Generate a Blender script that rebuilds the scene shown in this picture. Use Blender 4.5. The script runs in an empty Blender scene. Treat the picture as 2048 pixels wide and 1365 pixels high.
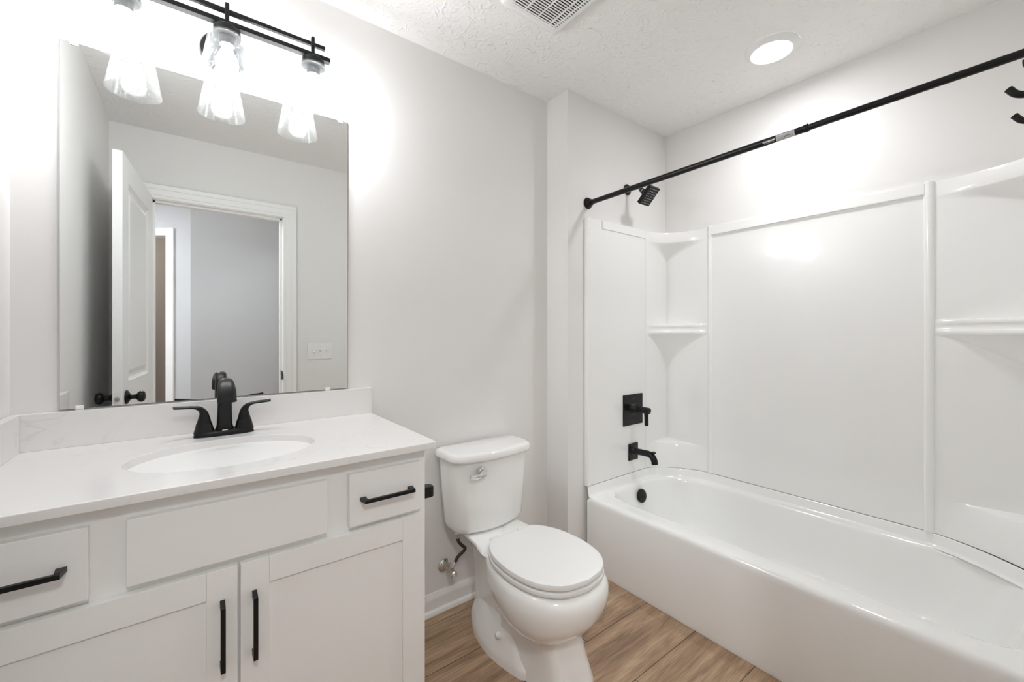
import bpy, bmesh, math, random
from mathutils import Vector, Matrix
from math import sin, cos, pi, radians

sc = bpy.context.scene
COL = sc.collection
random.seed(4)

# ------------------------------------------------------------------ camera
F_PX = 841.54
YAW = 0.6532
cam_d = bpy.data.cameras.new('camera')
cam = bpy.data.objects.new('camera', cam_d)
COL.objects.link(cam)
cam.location = (0.3717, -1.6604, 1.2126)
cam.rotation_euler = (pi / 2, 0, -YAW)
cam_d.sensor_fit = 'HORIZONTAL'
cam_d.sensor_width = 36.0
cam_d.lens = F_PX * 36.0 / 2048.0
cam_d.shift_y = -15.5 / 2048.0
cam_d.clip_start = 0.01
cam_d.clip_end = 30
sc.camera = cam

# ------------------------------------------------------------------ world, exposure
w = bpy.data.worlds.new('world')
sc.world = w
w.use_nodes = True
w.node_tree.nodes['Background'].inputs[0].default_value = (0.8, 0.85, 0.9, 1)
w.node_tree.nodes['Background'].inputs[1].default_value = 0.05
sc.view_settings.view_transform = 'Standard'
sc.view_settings.look = 'None'
sc.view_settings.gamma = 1.0
sc.view_settings.use_curve_mapping = False
sc.view_settings.exposure = 0.88
sc.cycles.adaptive_threshold = 0.015
sc.cycles.max_bounces = 14
sc.cycles.diffuse_bounces = 8
sc.cycles.glossy_bounces = 6
sc.cycles.transparent_max_bounces = 24
sc.cycles.caustics_reflective = False
sc.cycles.caustics_refractive = False
sc.cycles.sample_clamp_indirect = 6.0

# light strengths (radiance of the glowing surfaces)
BULB = 92.0
CAN = 37.0


def lamp(name, kind, loc, power, size=0.1, rot=(0, 0, 0), color=(1, 1, 1)):
    d = bpy.data.lights.new(name, kind)
    d.energy = power
    d.color = color
    if kind == 'AREA':
        d.size = size
    else:
        d.shadow_soft_size = size
    o = bpy.data.objects.new(name, d)
    o.location = loc
    o.rotation_euler = rot
    COL.objects.link(o)
    return o


# unseen lights added in the hall and in the room beyond it
lamp('unseen_hall_light', 'AREA', (-0.80, -2.74, 2.40), 20.0, 0.2, color=(0.93, 0.96, 1.0))  # added stand-in from the left, brightens the angled hall wall
lamp('hall_entry_fill', 'AREA', (0.34, -2.28, 2.34), 8.0, 0.3, rot=(radians(46), 0, radians(-22)), color=(0.98, 0.99, 1.0))  # added fill, aimed through the doorway at vanity front and floor
cl = lamp('recessed_led_beam', 'AREA', (2.36, -0.90, 2.4195), 1.3, 0.13, color=(0.955, 0.976, 1.0))
cl.data.shape = 'DISK'
cl.data.spread = radians(138)
lamp('far_room_fill', 'POINT', (-0.9, -4.5, 2.2), 9.0, 0.1, color=(1.0, 0.92, 0.84))  # added to brighten the room behind the angled wall


# ------------------------------------------------------------------ materials
def mat(name, color, rough=0.5, metal=0.0, bump=0.0, bscale=60.0, coat=0.0, spec=0.5, vary=0.0, vscale=4.0):
    m = bpy.data.materials.new(name)
    m.use_nodes = True
    nt = m.node_tree
    p = nt.nodes['Principled BSDF']
    p.inputs['Base Color'].default_value = (*color, 1)
    p.inputs['Roughness'].default_value = rough
    p.inputs['Metallic'].default_value = metal
    p.inputs['Specular IOR Level'].default_value = spec
    p.inputs['Coat Weight'].default_value = coat
    p.inputs['Coat Roughness'].default_value = 0.05
    tc = nt.nodes.new('ShaderNodeTexCoord')
    if vary:
        n = nt.nodes.new('ShaderNodeTexNoise')
        n.inputs['Scale'].default_value = vscale
        n.inputs['Detail'].default_value = 3
        nt.links.new(tc.outputs['Object'], n.inputs['Vector'])
        mx = nt.nodes.new('ShaderNodeMix')
        mx.data_type = 'RGBA'
        mx.inputs[6].default_value = (*[c * (1 - vary) for c in color], 1)
        mx.inputs[7].default_value = (*[min(1, c * (1 + vary)) for c in color], 1)
        nt.links.new(n.outputs['Fac'], mx.inputs[0])
        nt.links.new(mx.outputs[2], p.inputs['Base Color'])
    if bump:
        n = nt.nodes.new('ShaderNodeTexNoise')
        n.inputs['Scale'].default_value = bscale
        n.inputs['Detail'].default_value = 4
        nt.links.new(tc.outputs['Object'], n.inputs['Vector'])
        b = nt.nodes.new('ShaderNodeBump')
        b.inputs['Strength'].default_value = bump
        b.inputs['Distance'].default_value = 0.002
        nt.links.new(n.outputs['Fac'], b.inputs['Height'])
        nt.links.new(b.outputs['Normal'], p.inputs['Normal'])
    return m


M = {}
M['paint'] = mat('greige_wall_paint', (0.795, 0.783, 0.768), 0.55, bump=0.06, bscale=180, spec=0.3)
M['trim'] = mat('white_trim_paint', (0.87, 0.866, 0.855), 0.35, bump=0.02, bscale=40)
M['cabinet'] = mat('white_cabinet_paint', (0.85, 0.848, 0.835), 0.38, bump=0.03, bscale=90)
M['porcelain'] = mat('white_glazed_porcelain', (0.87, 0.867, 0.855), 0.12, coat=0.5, vary=0.01)
M['seat'] = mat('white_seat_plastic', (0.83, 0.83, 0.82), 0.25, vary=0.01)
M['acrylic'] = mat('white_gloss_acrylic', (0.875, 0.875, 0.86), 0.085, coat=0.3, bump=0.05, bscale=16)
M['black'] = mat('matte_black_metal', (0.006, 0.006, 0.0065), 0.34, bump=0.02, bscale=200, spec=0.3)
M['chrome'] = mat('polished_chrome', (0.72, 0.72, 0.72), 0.08, metal=1.0, vary=0.02)
M['braid'] = mat('dark_braided_hose', (0.06, 0.045, 0.04), 0.5, metal=0.3, bump=0.6, bscale=400)
M['plastic'] = mat('white_plastic', (0.83, 0.83, 0.82), 0.35, vary=0.01)
M['clear'] = mat('clear_plastic_clip', (0.86, 0.86, 0.85), 0.15, vary=0.02)
M['dark'] = mat('painted_void_shade', (0.006, 0.006, 0.006), 0.9, vary=0.05)  # near black puts the shade of the fan cavity into the colour
M['brass'] = mat('worn_brass', (0.5, 0.42, 0.34), 0.4, metal=0.8, vary=0.1)
M['label'] = mat('silver_white_label', (0.62, 0.62, 0.62), 0.4, vary=0.05, vscale=80)
M['ink'] = mat('grey_label_ink', (0.12, 0.12, 0.12), 0.6, vary=0.05)
M['whiteink'] = mat('white_printed_ink', (0.75, 0.75, 0.75), 0.6, vary=0.05)
M['mirror_edge'] = mat('ground_mirror_edge', (0.25, 0.27, 0.27), 0.3, metal=0.4, vary=0.05)
M['rubber'] = mat('nozzle_rubber', (0.42, 0.42, 0.41), 0.6, vary=0.05)


def emis(name, color, strength):
    m = bpy.data.materials.new(name)
    m.use_nodes = True
    nt = m.node_tree
    nt.nodes.remove(nt.nodes['Principled BSDF'])
    e = nt.nodes.new('ShaderNodeEmission')
    e.inputs[0].default_value = (*color, 1)
    e.inputs[1].default_value = strength
    nt.links.new(e.outputs[0], nt.nodes['Material Output'].inputs[0])
    return m


M['bulb'] = emis('glowing_bulb_glass', (0.955, 0.976, 1.0), BULB)
M['lens'] = emis('glowing_led_lens', (0.955, 0.976, 1.0), CAN)


def mirror_mat():
    m = bpy.data.materials.new('silvered_mirror_glass')
    m.use_nodes = True
    p = m.node_tree.nodes['Principled BSDF']
    p.inputs['Base Color'].default_value = (0.88, 0.90, 0.89, 1)
    p.inputs['Metallic'].default_value = 1.0
    p.inputs['Roughness'].default_value = 0.0
    return m


M['mirror'] = mirror_mat()


def glass_mat():
    m = bpy.data.materials.new('clear_seeded_glass')
    m.use_nodes = True
    nt = m.node_tree
    nt.nodes.remove(nt.nodes['Principled BSDF'])
    out = nt.nodes['Material Output']
    tr = nt.nodes.new('ShaderNodeBsdfTransparent')
    tr.inputs[0].default_value = (0.97, 0.975, 0.975, 1)
    gl = nt.nodes.new('ShaderNodeBsdfGlossy')
    gl.inputs['Roughness'].default_value = 0.05
    tl = nt.nodes.new('ShaderNodeBsdfTranslucent')
    tl.inputs[0].default_value = (0.9, 0.91, 0.91, 1)
    df = nt.nodes.new('ShaderNodeBsdfDiffuse')
    df.inputs[0].default_value = (0.9, 0.91, 0.91, 1)
    tc = nt.nodes.new('ShaderNodeTexCoord')
    vo = nt.nodes.new('ShaderNodeTexVoronoi')
    vo.inputs['Scale'].default_value = 170
    nt.links.new(tc.outputs['Object'], vo.inputs['Vector'])
    rp = nt.nodes.new('ShaderNodeValToRGB')
    rp.color_ramp.elements[0].position = 0.14
    rp.color_ramp.elements[0].color = (1, 1, 1, 1)
    rp.color_ramp.elements[1].position = 0.30
    rp.color_ramp.elements[1].color = (0, 0, 0, 1)
    nt.links.new(vo.outputs['Distance'], rp.inputs[0])
    bm_ = nt.nodes.new('ShaderNodeBump')
    bm_.inputs['Strength'].default_value = 0.5
    bm_.inputs['Distance'].default_value = 0.001
    nt.links.new(rp.outputs[0], bm_.inputs['Height'])
    nt.links.new(bm_.outputs[0], gl.inputs['Normal'])
    lw = nt.nodes.new('ShaderNodeLayerWeight')
    lw.inputs['Blend'].default_value = 0.35
    add = nt.nodes.new('ShaderNodeAddShader')
    mxd = nt.nodes.new('ShaderNodeMixShader')
    mxd.inputs[0].default_value = 0.5
    nt.links.new(tl.outputs[0], mxd.inputs[1])
    nt.links.new(df.outputs[0], mxd.inputs[2])
    # haze factor: a little everywhere, more at grazing angles and in the seeds
    ma = nt.nodes.new('ShaderNodeMath')
    ma.operation = 'MULTIPLY_ADD'
    ma.inputs[1].default_value = 0.022
    ma.inputs[2].default_value = 0.0016
    nt.links.new(lw.outputs['Facing'], ma.inputs[0])
    mb = nt.nodes.new('ShaderNodeMath')
    mb.operation = 'MULTIPLY_ADD'
    mb.inputs[1].default_value = 0.022
    nt.links.new(rp.outputs[0], mb.inputs[0])
    nt.links.new(ma.outputs[0], mb.inputs[2])
    m1 = nt.nodes.new('ShaderNodeMixShader')
    nt.links.new(mb.outputs[0], m1.inputs[0])
    nt.links.new(tr.outputs[0], m1.inputs[1])
    nt.links.new(mxd.outputs[0], m1.inputs[2])
    m2 = nt.nodes.new('ShaderNodeMixShader')
    lf = nt.nodes.new('ShaderNodeLayerWeight')
    lf.inputs['Blend'].default_value = 0.5
    pw = nt.nodes.new('ShaderNodeMath')
    pw.operation = 'POWER'
    pw.inputs[1].default_value = 4.0
    nt.links.new(lf.outputs['Facing'], pw.inputs[0])
    fm = nt.nodes.new('ShaderNodeMath')
    fm.operation = 'MULTIPLY_ADD'
    fm.inputs[1].default_value = 0.45
    fm.inputs[2].default_value = 0.03
    nt.links.new(pw.outputs[0], fm.inputs[0])
    nt.links.new(fm.outputs[0], m2.inputs[0])
    nt.links.new(m1.outputs[0], m2.inputs[1])
    nt.links.new(gl.outputs[0], m2.inputs[2])
    nt.links.new(m2.outputs[0], out.inputs[0])
    return m


M['glass'] = glass_mat()


def ceiling_mat():
    m = bpy.data.materials.new('stomped_ceiling_texture')
    m.use_nodes = True
    nt = m.node_tree
    p = nt.nodes['Principled BSDF']
    p.inputs['Base Color'].default_value = (0.85, 0.84, 0.828, 1)
    p.inputs['Roughness'].default_value = 0.7
    p.inputs['Specular IOR Level'].default_value = 0.2
    tc = nt.nodes.new('ShaderNodeTexCoord')
    n0 = nt.nodes.new('ShaderNodeTexNoise')
    n0.inputs['Scale'].default_value = 9
    n0.inputs['Detail'].default_value = 3
    nt.links.new(tc.outputs['Object'], n0.inputs['Vector'])
    mx = nt.nodes.new('ShaderNodeMix')
    mx.data_type = 'VECTOR'
    mx.inputs[0].default_value = 0.22
    nt.links.new(tc.outputs['Object'], mx.inputs[4])
    nt.links.new(n0.outputs['Color'], mx.inputs[5])
    wv = nt.nodes.new('ShaderNodeTexNoise')
    wv.noise_type = 'RIDGED_MULTIFRACTAL'
    wv.inputs['Scale'].default_value = 42
    wv.inputs['Detail'].default_value = 2
    nt.links.new(mx.outputs[1], wv.inputs['Vector'])
    b = nt.nodes.new('ShaderNodeBump')
    b.inputs['Strength'].default_value = 0.75
    b.inputs['Distance'].default_value = 0.006
    nt.links.new(wv.outputs['Fac'], b.inputs['Height'])
    nt.links.new(b.outputs['Normal'], p.inputs['Normal'])
    return m


M['ceiling'] = ceiling_mat()


def floor_mat():
    m = bpy.data.materials.new('oak_plank_floor')
    m.use_nodes = True
    nt = m.node_tree
    N, L = nt.nodes, nt.links
    p = N['Principled BSDF']
    p.inputs['Roughness'].default_value = 0.42
    p.inputs['Specular IOR Level'].default_value = 0.35
    tc = N.new('ShaderNodeTexCoord')
    mp = N.new('ShaderNodeMapping')
    mp.inputs['Location'].default_value = (0.38, 0.0696 + 0.228 * 20, 0)
    L.new(tc.outputs['Object'], mp.inputs['Vector'])
    br = N.new('ShaderNodeTexBrick')
    br.offset = 0.37
    br.inputs['Color1'].default_value = (0, 0, 0, 1)
    br.inputs['Color2'].default_value = (1, 1, 1, 1)
    br.inputs['Mortar'].default_value = (0.5, 0.5, 0.5, 1)
    br.inputs['Scale'].default_value = 1.0
    br.inputs['Mortar Size'].default_value = 0.0014
    br.inputs['Mortar Smooth'].default_value = 0.2
    br.inputs['Bias'].default_value = 0.0
    br.inputs['Brick Width'].default_value = 1.22
    br.inputs['Row Height'].default_value = 0.228
    L.new(mp.outputs[0], br.inputs['Vector'])
    # offset grain per plank
    sep = N.new('ShaderNodeVectorMath')
    sep.operation = 'MULTIPLY_ADD'
    sep.inputs[1].default_value = (3.1, 1.7, 5.0)
    L.new(br.outputs['Color'], sep.inputs[0])
    L.new(tc.outputs['Object'], sep.inputs[2])
    mg = N.new('ShaderNodeMapping')
    mg.inputs['Scale'].default_value = (1.1, 11.0, 1.0)
    L.new(sep.outputs[0], mg.inputs['Vector'])
    n1 = N.new('ShaderNodeTexNoise')
    n1.inputs['Scale'].default_value = 1.7
    n1.inputs['Detail'].default_value = 6
    n1.inputs['Roughness'].default_value = 0.62
    n1.inputs['Distortion'].default_value = 1.1
    L.new(mg.outputs[0], n1.inputs['Vector'])
    mg2 = N.new('ShaderNodeMapping')
    mg2.inputs['Scale'].default_value = (6.0, 90.0, 1.0)
    L.new(sep.outputs[0], mg2.inputs['Vector'])
    n2 = N.new('ShaderNodeTexNoise')
    n2.inputs['Scale'].default_value = 2.0
    n2.inputs['Detail'].default_value = 4
    L.new(mg2.outputs[0], n2.inputs['Vector'])
    r1 = N.new('ShaderNodeValToRGB')
    e = r1.color_ramp.elements
    e[0].position = 0.30
    e[0].color = (0.22, 0.142, 0.09, 1)
    e[1].position = 0.72
    e[1].color = (0.57, 0.41, 0.275, 1)
    k = e.new(0.5)
    k.color = (0.42, 0.285, 0.185, 1)
    L.new(n1.outputs['Fac'], r1.inputs[0])
    r2 = N.new('ShaderNodeValToRGB')
    r2.color_ramp.elements[0].position = 0.3
    r2.color_ramp.elements[0].color = (0.72, 0.7, 0.68, 1)
    r2.color_ramp.elements[1].position = 0.65
    r2.color_ramp.elements[1].color = (1.08, 1.08, 1.08, 1)
    L.new(n2.outputs['Fac'], r2.inputs[0])
    mu = N.new('ShaderNodeMix')
    mu.data_type = 'RGBA'
    mu.blend_type = 'MULTIPLY'
    mu.inputs[0].default_value = 0.85
    L.new(r1.outputs[0], mu.inputs[6])
    L.new(r2.outputs[0], mu.inputs[7])
    # dark knots
    vo = N.new('ShaderNodeTexVoronoi')
    vo.inputs['Scale'].default_value = 2.2
    mk = N.new('ShaderNodeMapping')
    mk.inputs['Scale'].default_value = (0.9, 2.6, 1)
    L.new(sep.outputs[0], mk.inputs['Vector'])
    L.new(mk.outputs[0], vo.inputs['Vector'])
    rk = N.new('ShaderNodeValToRGB')
    rk.color_ramp.elements[0].position = 0.02
    rk.color_ramp.elements[0].color = (0.45, 0.42, 0.40, 1)
    rk.color_ramp.elements[1].position = 0.13
    rk.color_ramp.elements[1].color = (1, 1, 1, 1)
    L.new(vo.outputs['Distance'], rk.inputs[0])
    mu2 = N.new('ShaderNodeMix')
    mu2.data_type = 'RGBA'
    mu2.blend_type = 'MULTIPLY'
    mu2.inputs[0].default_value = 1.0
    L.new(mu.outputs[2], mu2.inputs[6])
    L.new(rk.outputs[0], mu2.inputs[7])
    ms = N.new('ShaderNodeMix')
    ms.data_type = 'RGBA'
    ms.inputs[7].default_value = (0.045, 0.028, 0.018, 1)
    L.new(br.outputs['Fac'], ms.inputs[0])
    L.new(mu2.outputs[2], ms.inputs[6])
    L.new(ms.outputs[2], p.inputs['Base Color'])
    b = N.new('ShaderNodeBump')
    b.inputs['Strength'].default_value = 0.15
    b.inputs['Distance'].default_value = 0.001
    L.new(n2.outputs['Fac'], b.inputs['Height'])
    L.new(b.outputs['Normal'], p.inputs['Normal'])
    return m


M['floor'] = floor_mat()


def quartz_mat():
    m = bpy.data.materials.new('white_veined_quartz')
    m.use_nodes = True
    nt = m.node_tree
    N, L = nt.nodes, nt.links
    p = N['Principled BSDF']
    p.inputs['Roughness'].default_value = 0.17
    tc = N.new('ShaderNodeTexCoord')
    n = N.new('ShaderNodeTexNoise')
    n.inputs['Scale'].default_value = 3.5
    n.inputs['Detail'].default_value = 5
    n.inputs['Distortion'].default_value = 1.6
    L.new(tc.outputs['Object'], n.inputs['Vector'])
    r = N.new('ShaderNodeValToRGB')
    e = r.color_ramp.elements
    e[0].position = 0.485
    e[0].color = (0.80, 0.785, 0.772, 1)
    e[1].position = 0.515
    e[1].color = (0.80, 0.785, 0.772, 1)
    k = e.new(0.5)
    k.color = (0.735, 0.718, 0.704, 1)
    L.new(n.outputs['Fac'], r.inputs[0])
    n3 = N.new('ShaderNodeTexNoise')
    n3.inputs['Scale'].default_value = 2.0
    L.new(tc.outputs['Object'], n3.inputs['Vector'])
    rr = N.new('ShaderNodeValToRGB')
    rr.color_ramp.elements[0].position = 0.47
    rr.color_ramp.elements[0].color = (0, 0, 0, 1)
    rr.color_ramp.elements[1].position = 0.62
    rr.color_ramp.elements[1].color = (1, 1, 1, 1)
    L.new(n3.outputs['Fac'], rr.inputs[0])
    mx = N.new('ShaderNodeMix')
    mx.data_type = 'RGBA'
    mx.inputs[6].default_value = (0.80, 0.785, 0.772, 1)
    L.new(rr.outputs[0], mx.inputs[0])
    L.new(r.outputs[0], mx.inputs[7])
    L.new(mx.outputs[2], p.inputs['Base Color'])
    return m


M['quartz'] = quartz_mat()


# ------------------------------------------------------------------ mesh helpers
def BM():
    return bmesh.new()


def merge(dst, src):
    me = bpy.data.meshes.new('tmp')
    src.to_mesh(me)
    src.free()
    dst.from_mesh(me)
    bpy.data.meshes.remove(me)


def box(bm, lo, hi, bev=0.0, seg=2, mtx=None):
    t = bmesh.new()
    bmesh.ops.create_cube(t, size=1.0)
    for v in t.verts:
        v.co = Vector((lo[i] + (v.co[i] + 0.5) * (hi[i] - lo[i]) for i in range(3)))
    if bev:
        bmesh.ops.bevel(t, geom=t.edges[:], offset=bev, segments=seg, profile=0.5, affect='EDGES')
    if mtx:
        t.transform(mtx)
    merge(bm, t)


def frame_to(axis):
    """matrix whose z axis is the given direction"""
    z = Vector(axis).normalized()
    x = Vector((1, 0, 0)) if abs(z.x) < 0.9 else Vector((0, 1, 0))
    y = z.cross(x).normalized()
    x = y.cross(z)
    return Matrix((x, y, z)).transposed().to_4x4()


def lathe(bm, prof, origin, axis=(0, 0, 1), n=40, caps=True):
    """prof: list of (radius, height)"""
    Mx = Matrix.Translation(origin) @ frame_to(axis)
    rings = []
    for r, h in prof:
        rings.append([bm.verts.new(Mx @ Vector((max(r, 1e-5) * cos(2 * pi * i / n), max(r, 1e-5) * sin(2 * pi * i / n), h))) for i in range(n)])
    for a, b in zip(rings, rings[1:]):
        for i in range(n):
            bm.faces.new((a[i], a[(i + 1) % n], b[(i + 1) % n], b[i]))
    if caps:
        bm.faces.new(rings[0][::-1])
        bm.faces.new(rings[-1])


def cr(pts, n):
    """Catmull-Rom through pts, n samples per span"""
    P = [Vector(p) for p in pts]
    P = [2 * P[0] - P[1]] + P + [2 * P[-1] - P[-2]]
    out = []
    for i in range(1, len(P) - 2):
        for k in range(n):
            t = k / n
            a, b, c, d = P[i - 1:i + 3]
            out.append(0.5 * ((2 * b) + (c - a) * t + (2 * a - 5 * b + 4 * c - d) * t * t + (3 * b - a - 3 * c + d) * t ** 3))
    out.append(P[-2])
    return out


def tube(bm, path, radius, n=14, section=None, caps=True, up=None):
    """sweep; radius float or list; section: list of 2d points (unit) instead of a circle"""
    P = [Vector(p) for p in path]
    R = radius if isinstance(radius, (list, tuple)) else [radius] * len(P)
    sec = section or [(cos(2 * pi * i / n), sin(2 * pi * i / n)) for i in range(n)]
    rings = []
    T0 = (P[1] - P[0]).normalized()
    u = Vector(up) if up else (Vector((0, 0, 1)) if abs(T0.z) < 0.9 else Vector((1, 0, 0)))
    u = (u - T0 * u.dot(T0)).normalized()
    for i, p in enumerate(P):
        T = (P[min(i + 1, len(P) - 1)] - P[max(i - 1, 0)]).normalized()
        u = (u - T * u.dot(T)).normalized()
        s = T.cross(u)
        r = R[i]
        rx, ry = r if isinstance(r, (tuple, list)) else (r, r)
        rings.append([bm.verts.new(p + s * (a * rx) + u * (b * ry)) for a, b in sec])
    m = len(sec)
    for a, b in zip(rings, rings[1:]):
        for i in range(m):
            bm.faces.new((a[i], a[(i + 1) % m], b[(i + 1) % m], b[i]))
    if caps:
        bm.faces.new(rings[0][::-1])
        bm.faces.new(rings[-1])


def loft(bm, loops, cap0=True, cap1=True, closed=True):
    rings = [[bm.verts.new(Vector(p)) for p in lp] for lp in loops]
    m = len(rings[0])
    for a, b in zip(rings, rings[1:]):
        for i in range(m if closed else m - 1):
            bm.faces.new((a[i], a[(i + 1) % m], b[(i + 1) % m], b[i]))
    if cap0:
        bm.faces.new(rings[0][::-1])
    if cap1:
        bm.faces.new(rings[-1])
    return rings


def prism(bm, poly, z0, z1, bev=0.0, axis='z'):
    """extrude a 2d polygon; axis z: (x,y); axis x: (y,z); axis y: (x,z)"""
    def P(p, h):
        if axis == 'z':
            return (p[0], p[1], h)
        if axis == 'x':
            return (h, p[0], p[1])
        return (p[0], h, p[1])
    t = bmesh.new()
    loft(t, [[P(p, z0) for p in poly], [P(p, z1) for p in poly]])
    bmesh.ops.recalc_face_normals(t, faces=t.faces[:])
    if bev:
        bmesh.ops.bevel(t, geom=t.edges[:], offset=bev, segments=2, profile=0.5, affect='EDGES')
    merge(bm, t)


def resample(pts, n, closed=False):
    P = [Vector(p) for p in pts]
    if closed:
        P = P + [P[0]]
    d = [0]
    for a, b in zip(P, P[1:]):
        d.append(d[-1] + (b - a).length)
    out = []
    cnt = n if closed else n - 1
    for k in range(n):
        t = d[-1] * k / cnt
        i = 0
        while i < len(d) - 2 and d[i + 1] < t:
            i += 1
        f = (t - d[i]) / max(1e-9, d[i + 1] - d[i])
        out.append(P[i].lerp(P[i + 1], min(1, f)))
    return out


WORLD = {}


def obj(name, bm, m, parent=None, smooth=True, subsurf=0, sharp=35, loc=None):
    bmesh.ops.recalc_face_normals(bm, faces=bm.faces[:])
    me = bpy.data.meshes.new(name)
    co = [v.co.copy() for v in bm.verts]
    lo = Vector((min(c[i] for c in co) for i in range(3)))
    hi = Vector((max(c[i] for c in co) for i in range(3)))
    if parent is None and loc is None:
        loc = Vector(((lo.x + hi.x) / 2, (lo.y + hi.y) / 2, lo.z))
    base = WORLD[parent.name] if parent is not None else Vector((0, 0, 0))
    org = Vector(loc) if loc is not None else base
    bm.transform(Matrix.Translation(-org))
    bm.to_mesh(me)
    bm.free()
    me.materials.append(m)
    if smooth:
        me.polygons.foreach_set('use_smooth', [True] * len(me.polygons))
        me.set_sharp_from_angle(angle=radians(sharp))
    o = bpy.data.objects.new(name, me)
    COL.objects.link(o)
    o.parent = parent
    o.location = org - base
    WORLD[o.name] = org
    if smooth and sharp == 35:
        wn = o.modifiers.new('weighted_normal', 'WEIGHTED_NORMAL')
        wn.weight = 100
        wn.keep_sharp = True
    if subsurf:
        s = o.modifiers.new('subsurf', 'SUBSURF')
        s.levels = subsurf
        s.render_levels = subsurf
    return o


def tag(o, label, cat, group=None):
    o['label'] = label
    o['category'] = cat
    if group:
        o['group'] = group
    return o


def thing(name, label, cat, loc, group=None):
    o = bpy.data.objects.new(name, None)
    o.empty_display_size = 0.05
    COL.objects.link(o)
    o.location = loc
    WORLD[o.name] = Vector(loc)
    return tag(o, label, cat, group)


def struct(name, bm, m, parent=None, smooth=False, label=None, loc=(0, 0, 0)):
    o = obj(name, bm, m, parent, smooth=smooth, loc=loc if parent is None else None)
    if parent is None:
        o['kind'] = 'structure'
    if label:
        o['label'] = label
    return o


# ------------------------------------------------------------------ dimensions
H = 2.44
XC = 1.878          # bump-out start
YP = -0.151         # plumbing wall face
XR = 2.737          # right wall face
YD = -1.69          # door wall face
YH = -1.81          # door wall, hall face
DX0, DX1, DZ = 0.176, 0.906, 2.042   # doorway rough opening
JT = 0.015          # jamb thickness

# ------------------------------------------------------------------ structure
b = BM(); box(b, (-1.6, -5.4, -0.1), (3.4, 0.12, 0.0)); struct('floor', b, M['floor'])
b = BM(); box(b, (-1.6, -5.4, H), (3.4, 0.12, H + 0.1)); struct('ceiling', b, M['ceiling'])
b = BM(); box(b, (-0.12, 0, 0), (XR + 0.12, 0.12, H)); struct('wall_back', b, M['paint'])
b = BM(); box(b, (-0.12, YH, 0), (0, 0, H)); struct('wall_left', b, M['paint'])
b = BM(); box(b, (XR, YH, 0), (XR + 0.12, 0, H)); struct('wall_right', b, M['paint'])
b = BM(); box(b, (XC, YP, 0), (XR, 0, H)); struct('wall_alcove', b, M['paint'])
b = BM()
box(b, (0, YH, 0), (DX0, YD, H)); box(b, (DX1, YH, 0), (XR, YD, H)); box(b, (DX0, YH, DZ), (DX1, YD, H))
struct('wall_front', b, M['paint'])

# hall beyond the doorway
M['hall'] = mat('dimmed_hall_paint', (0.54, 0.547, 0.56), 0.6, bump=0.05, bscale=180, spec=0.2)  # wall paint made greyer, the dimness of the hall put into its colour
P0 = Vector((0.375, -2.9, 0)); E_ = Vector((-0.794, -0.608, 0)).normalized(); NN = Vector((-E_.y * -1, 0, 0))
N_ = Vector((-0.608, 0.794, 0)).normalized()
b = BM(); box(b, (0.375, -3.02, 0), (2.32, -2.9, H)); struct('wall_hall_far', b, M['hall'])
b = BM(); box(b, (2.2, -2.9, 0), (2.32, YH, H)); struct('wall_hall_right', b, M['hall'])
b = BM(); box(b, (-1.52, -4.6, 0), (-1.4, YH, H)); struct('wall_hall_left', b, M['hall'])
b = BM(); box(b, (-1.4, YH - 0.0, 0), (-0.12, YH + 0.12, H)); struct('wall_hall_near', b, M['hall'])
# angled wall: local frame x along E_, y = -N_ (thickness away), z up
MA = Matrix.Translation(P0) @ Matrix(((E_.x, -N_.x, 0, 0), (E_.y, -N_.y, 0, 0), (0, 0, 1, 0), (0, 0, 0, 1)))
S0, S1, SZ = 0.187, 1.02, 2.065
b = BM()
box(b, (0, 0, 0), (S0, 0.11, H), mtx=MA); box(b, (S1, 0, 0), (2.2, 0.11, H), mtx=MA); box(b, (S0, 0, SZ), (S1, 0.11, H), mtx=MA)
struct('wall_hall_angled', b, M['hall'])
b = BM()
cw = 0.066
for s0, s1, z0, z1 in ((S0 + 0.015 - cw, S0 + 0.015, 0, SZ - 0.015 + cw), (S1 - 0.015, S1 - 0.015 + cw, 0, SZ - 0.015 + cw), (S0 + 0.015, S1 - 0.015, SZ - 0.015, SZ - 0.015 + cw)):
    box(b, (s0, -0.018, z0), (s1, 0, z1), 0.004, mtx=MA)
box(b, (S0, 0, 0), (S0 + 0.015, 0.11, SZ), mtx=MA); box(b, (S1 - 0.015, 0, 0), (S1, 0.11, SZ), mtx=MA); box(b, (S0, 0, SZ - 0.015), (S1, 0.11, SZ), mtx=MA)
struct('trim_2', b, M['trim'])
M['beige'] = mat('beige_far_room_paint', (0.44, 0.40, 0.365), 0.6, bump=0.05, bscale=150, spec=0.2)
b = BM(); box(b, (0.7, 1.3, 0), (2.4, 1.4, H), mtx=MA); box(b, (-0.6, 0.85, 0), (0.62, 0.95, H), mtx=MA); box(b, (0.62, 0.85, 0), (0.7, 1.4, H), mtx=MA)
struct('wall_far_room', b, M['beige'])

# doorway jambs + casing
def casing_profile(bm, x0, x1, z0, z1, y, inner):
    """flat casing stepped with a raised outer band; inner: side that faces the opening"""
    box(bm, (x0, y, z0), (x1, y + 0.012, z1), 0.003)


b = BM()
box(b, (DX0, YH, 0), (DX0 + JT, YD, DZ)); box(b, (DX1 - JT, YH, 0), (DX1, YD, DZ)); box(b, (DX0, YH, DZ - JT), (DX1, YD, DZ))
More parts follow.
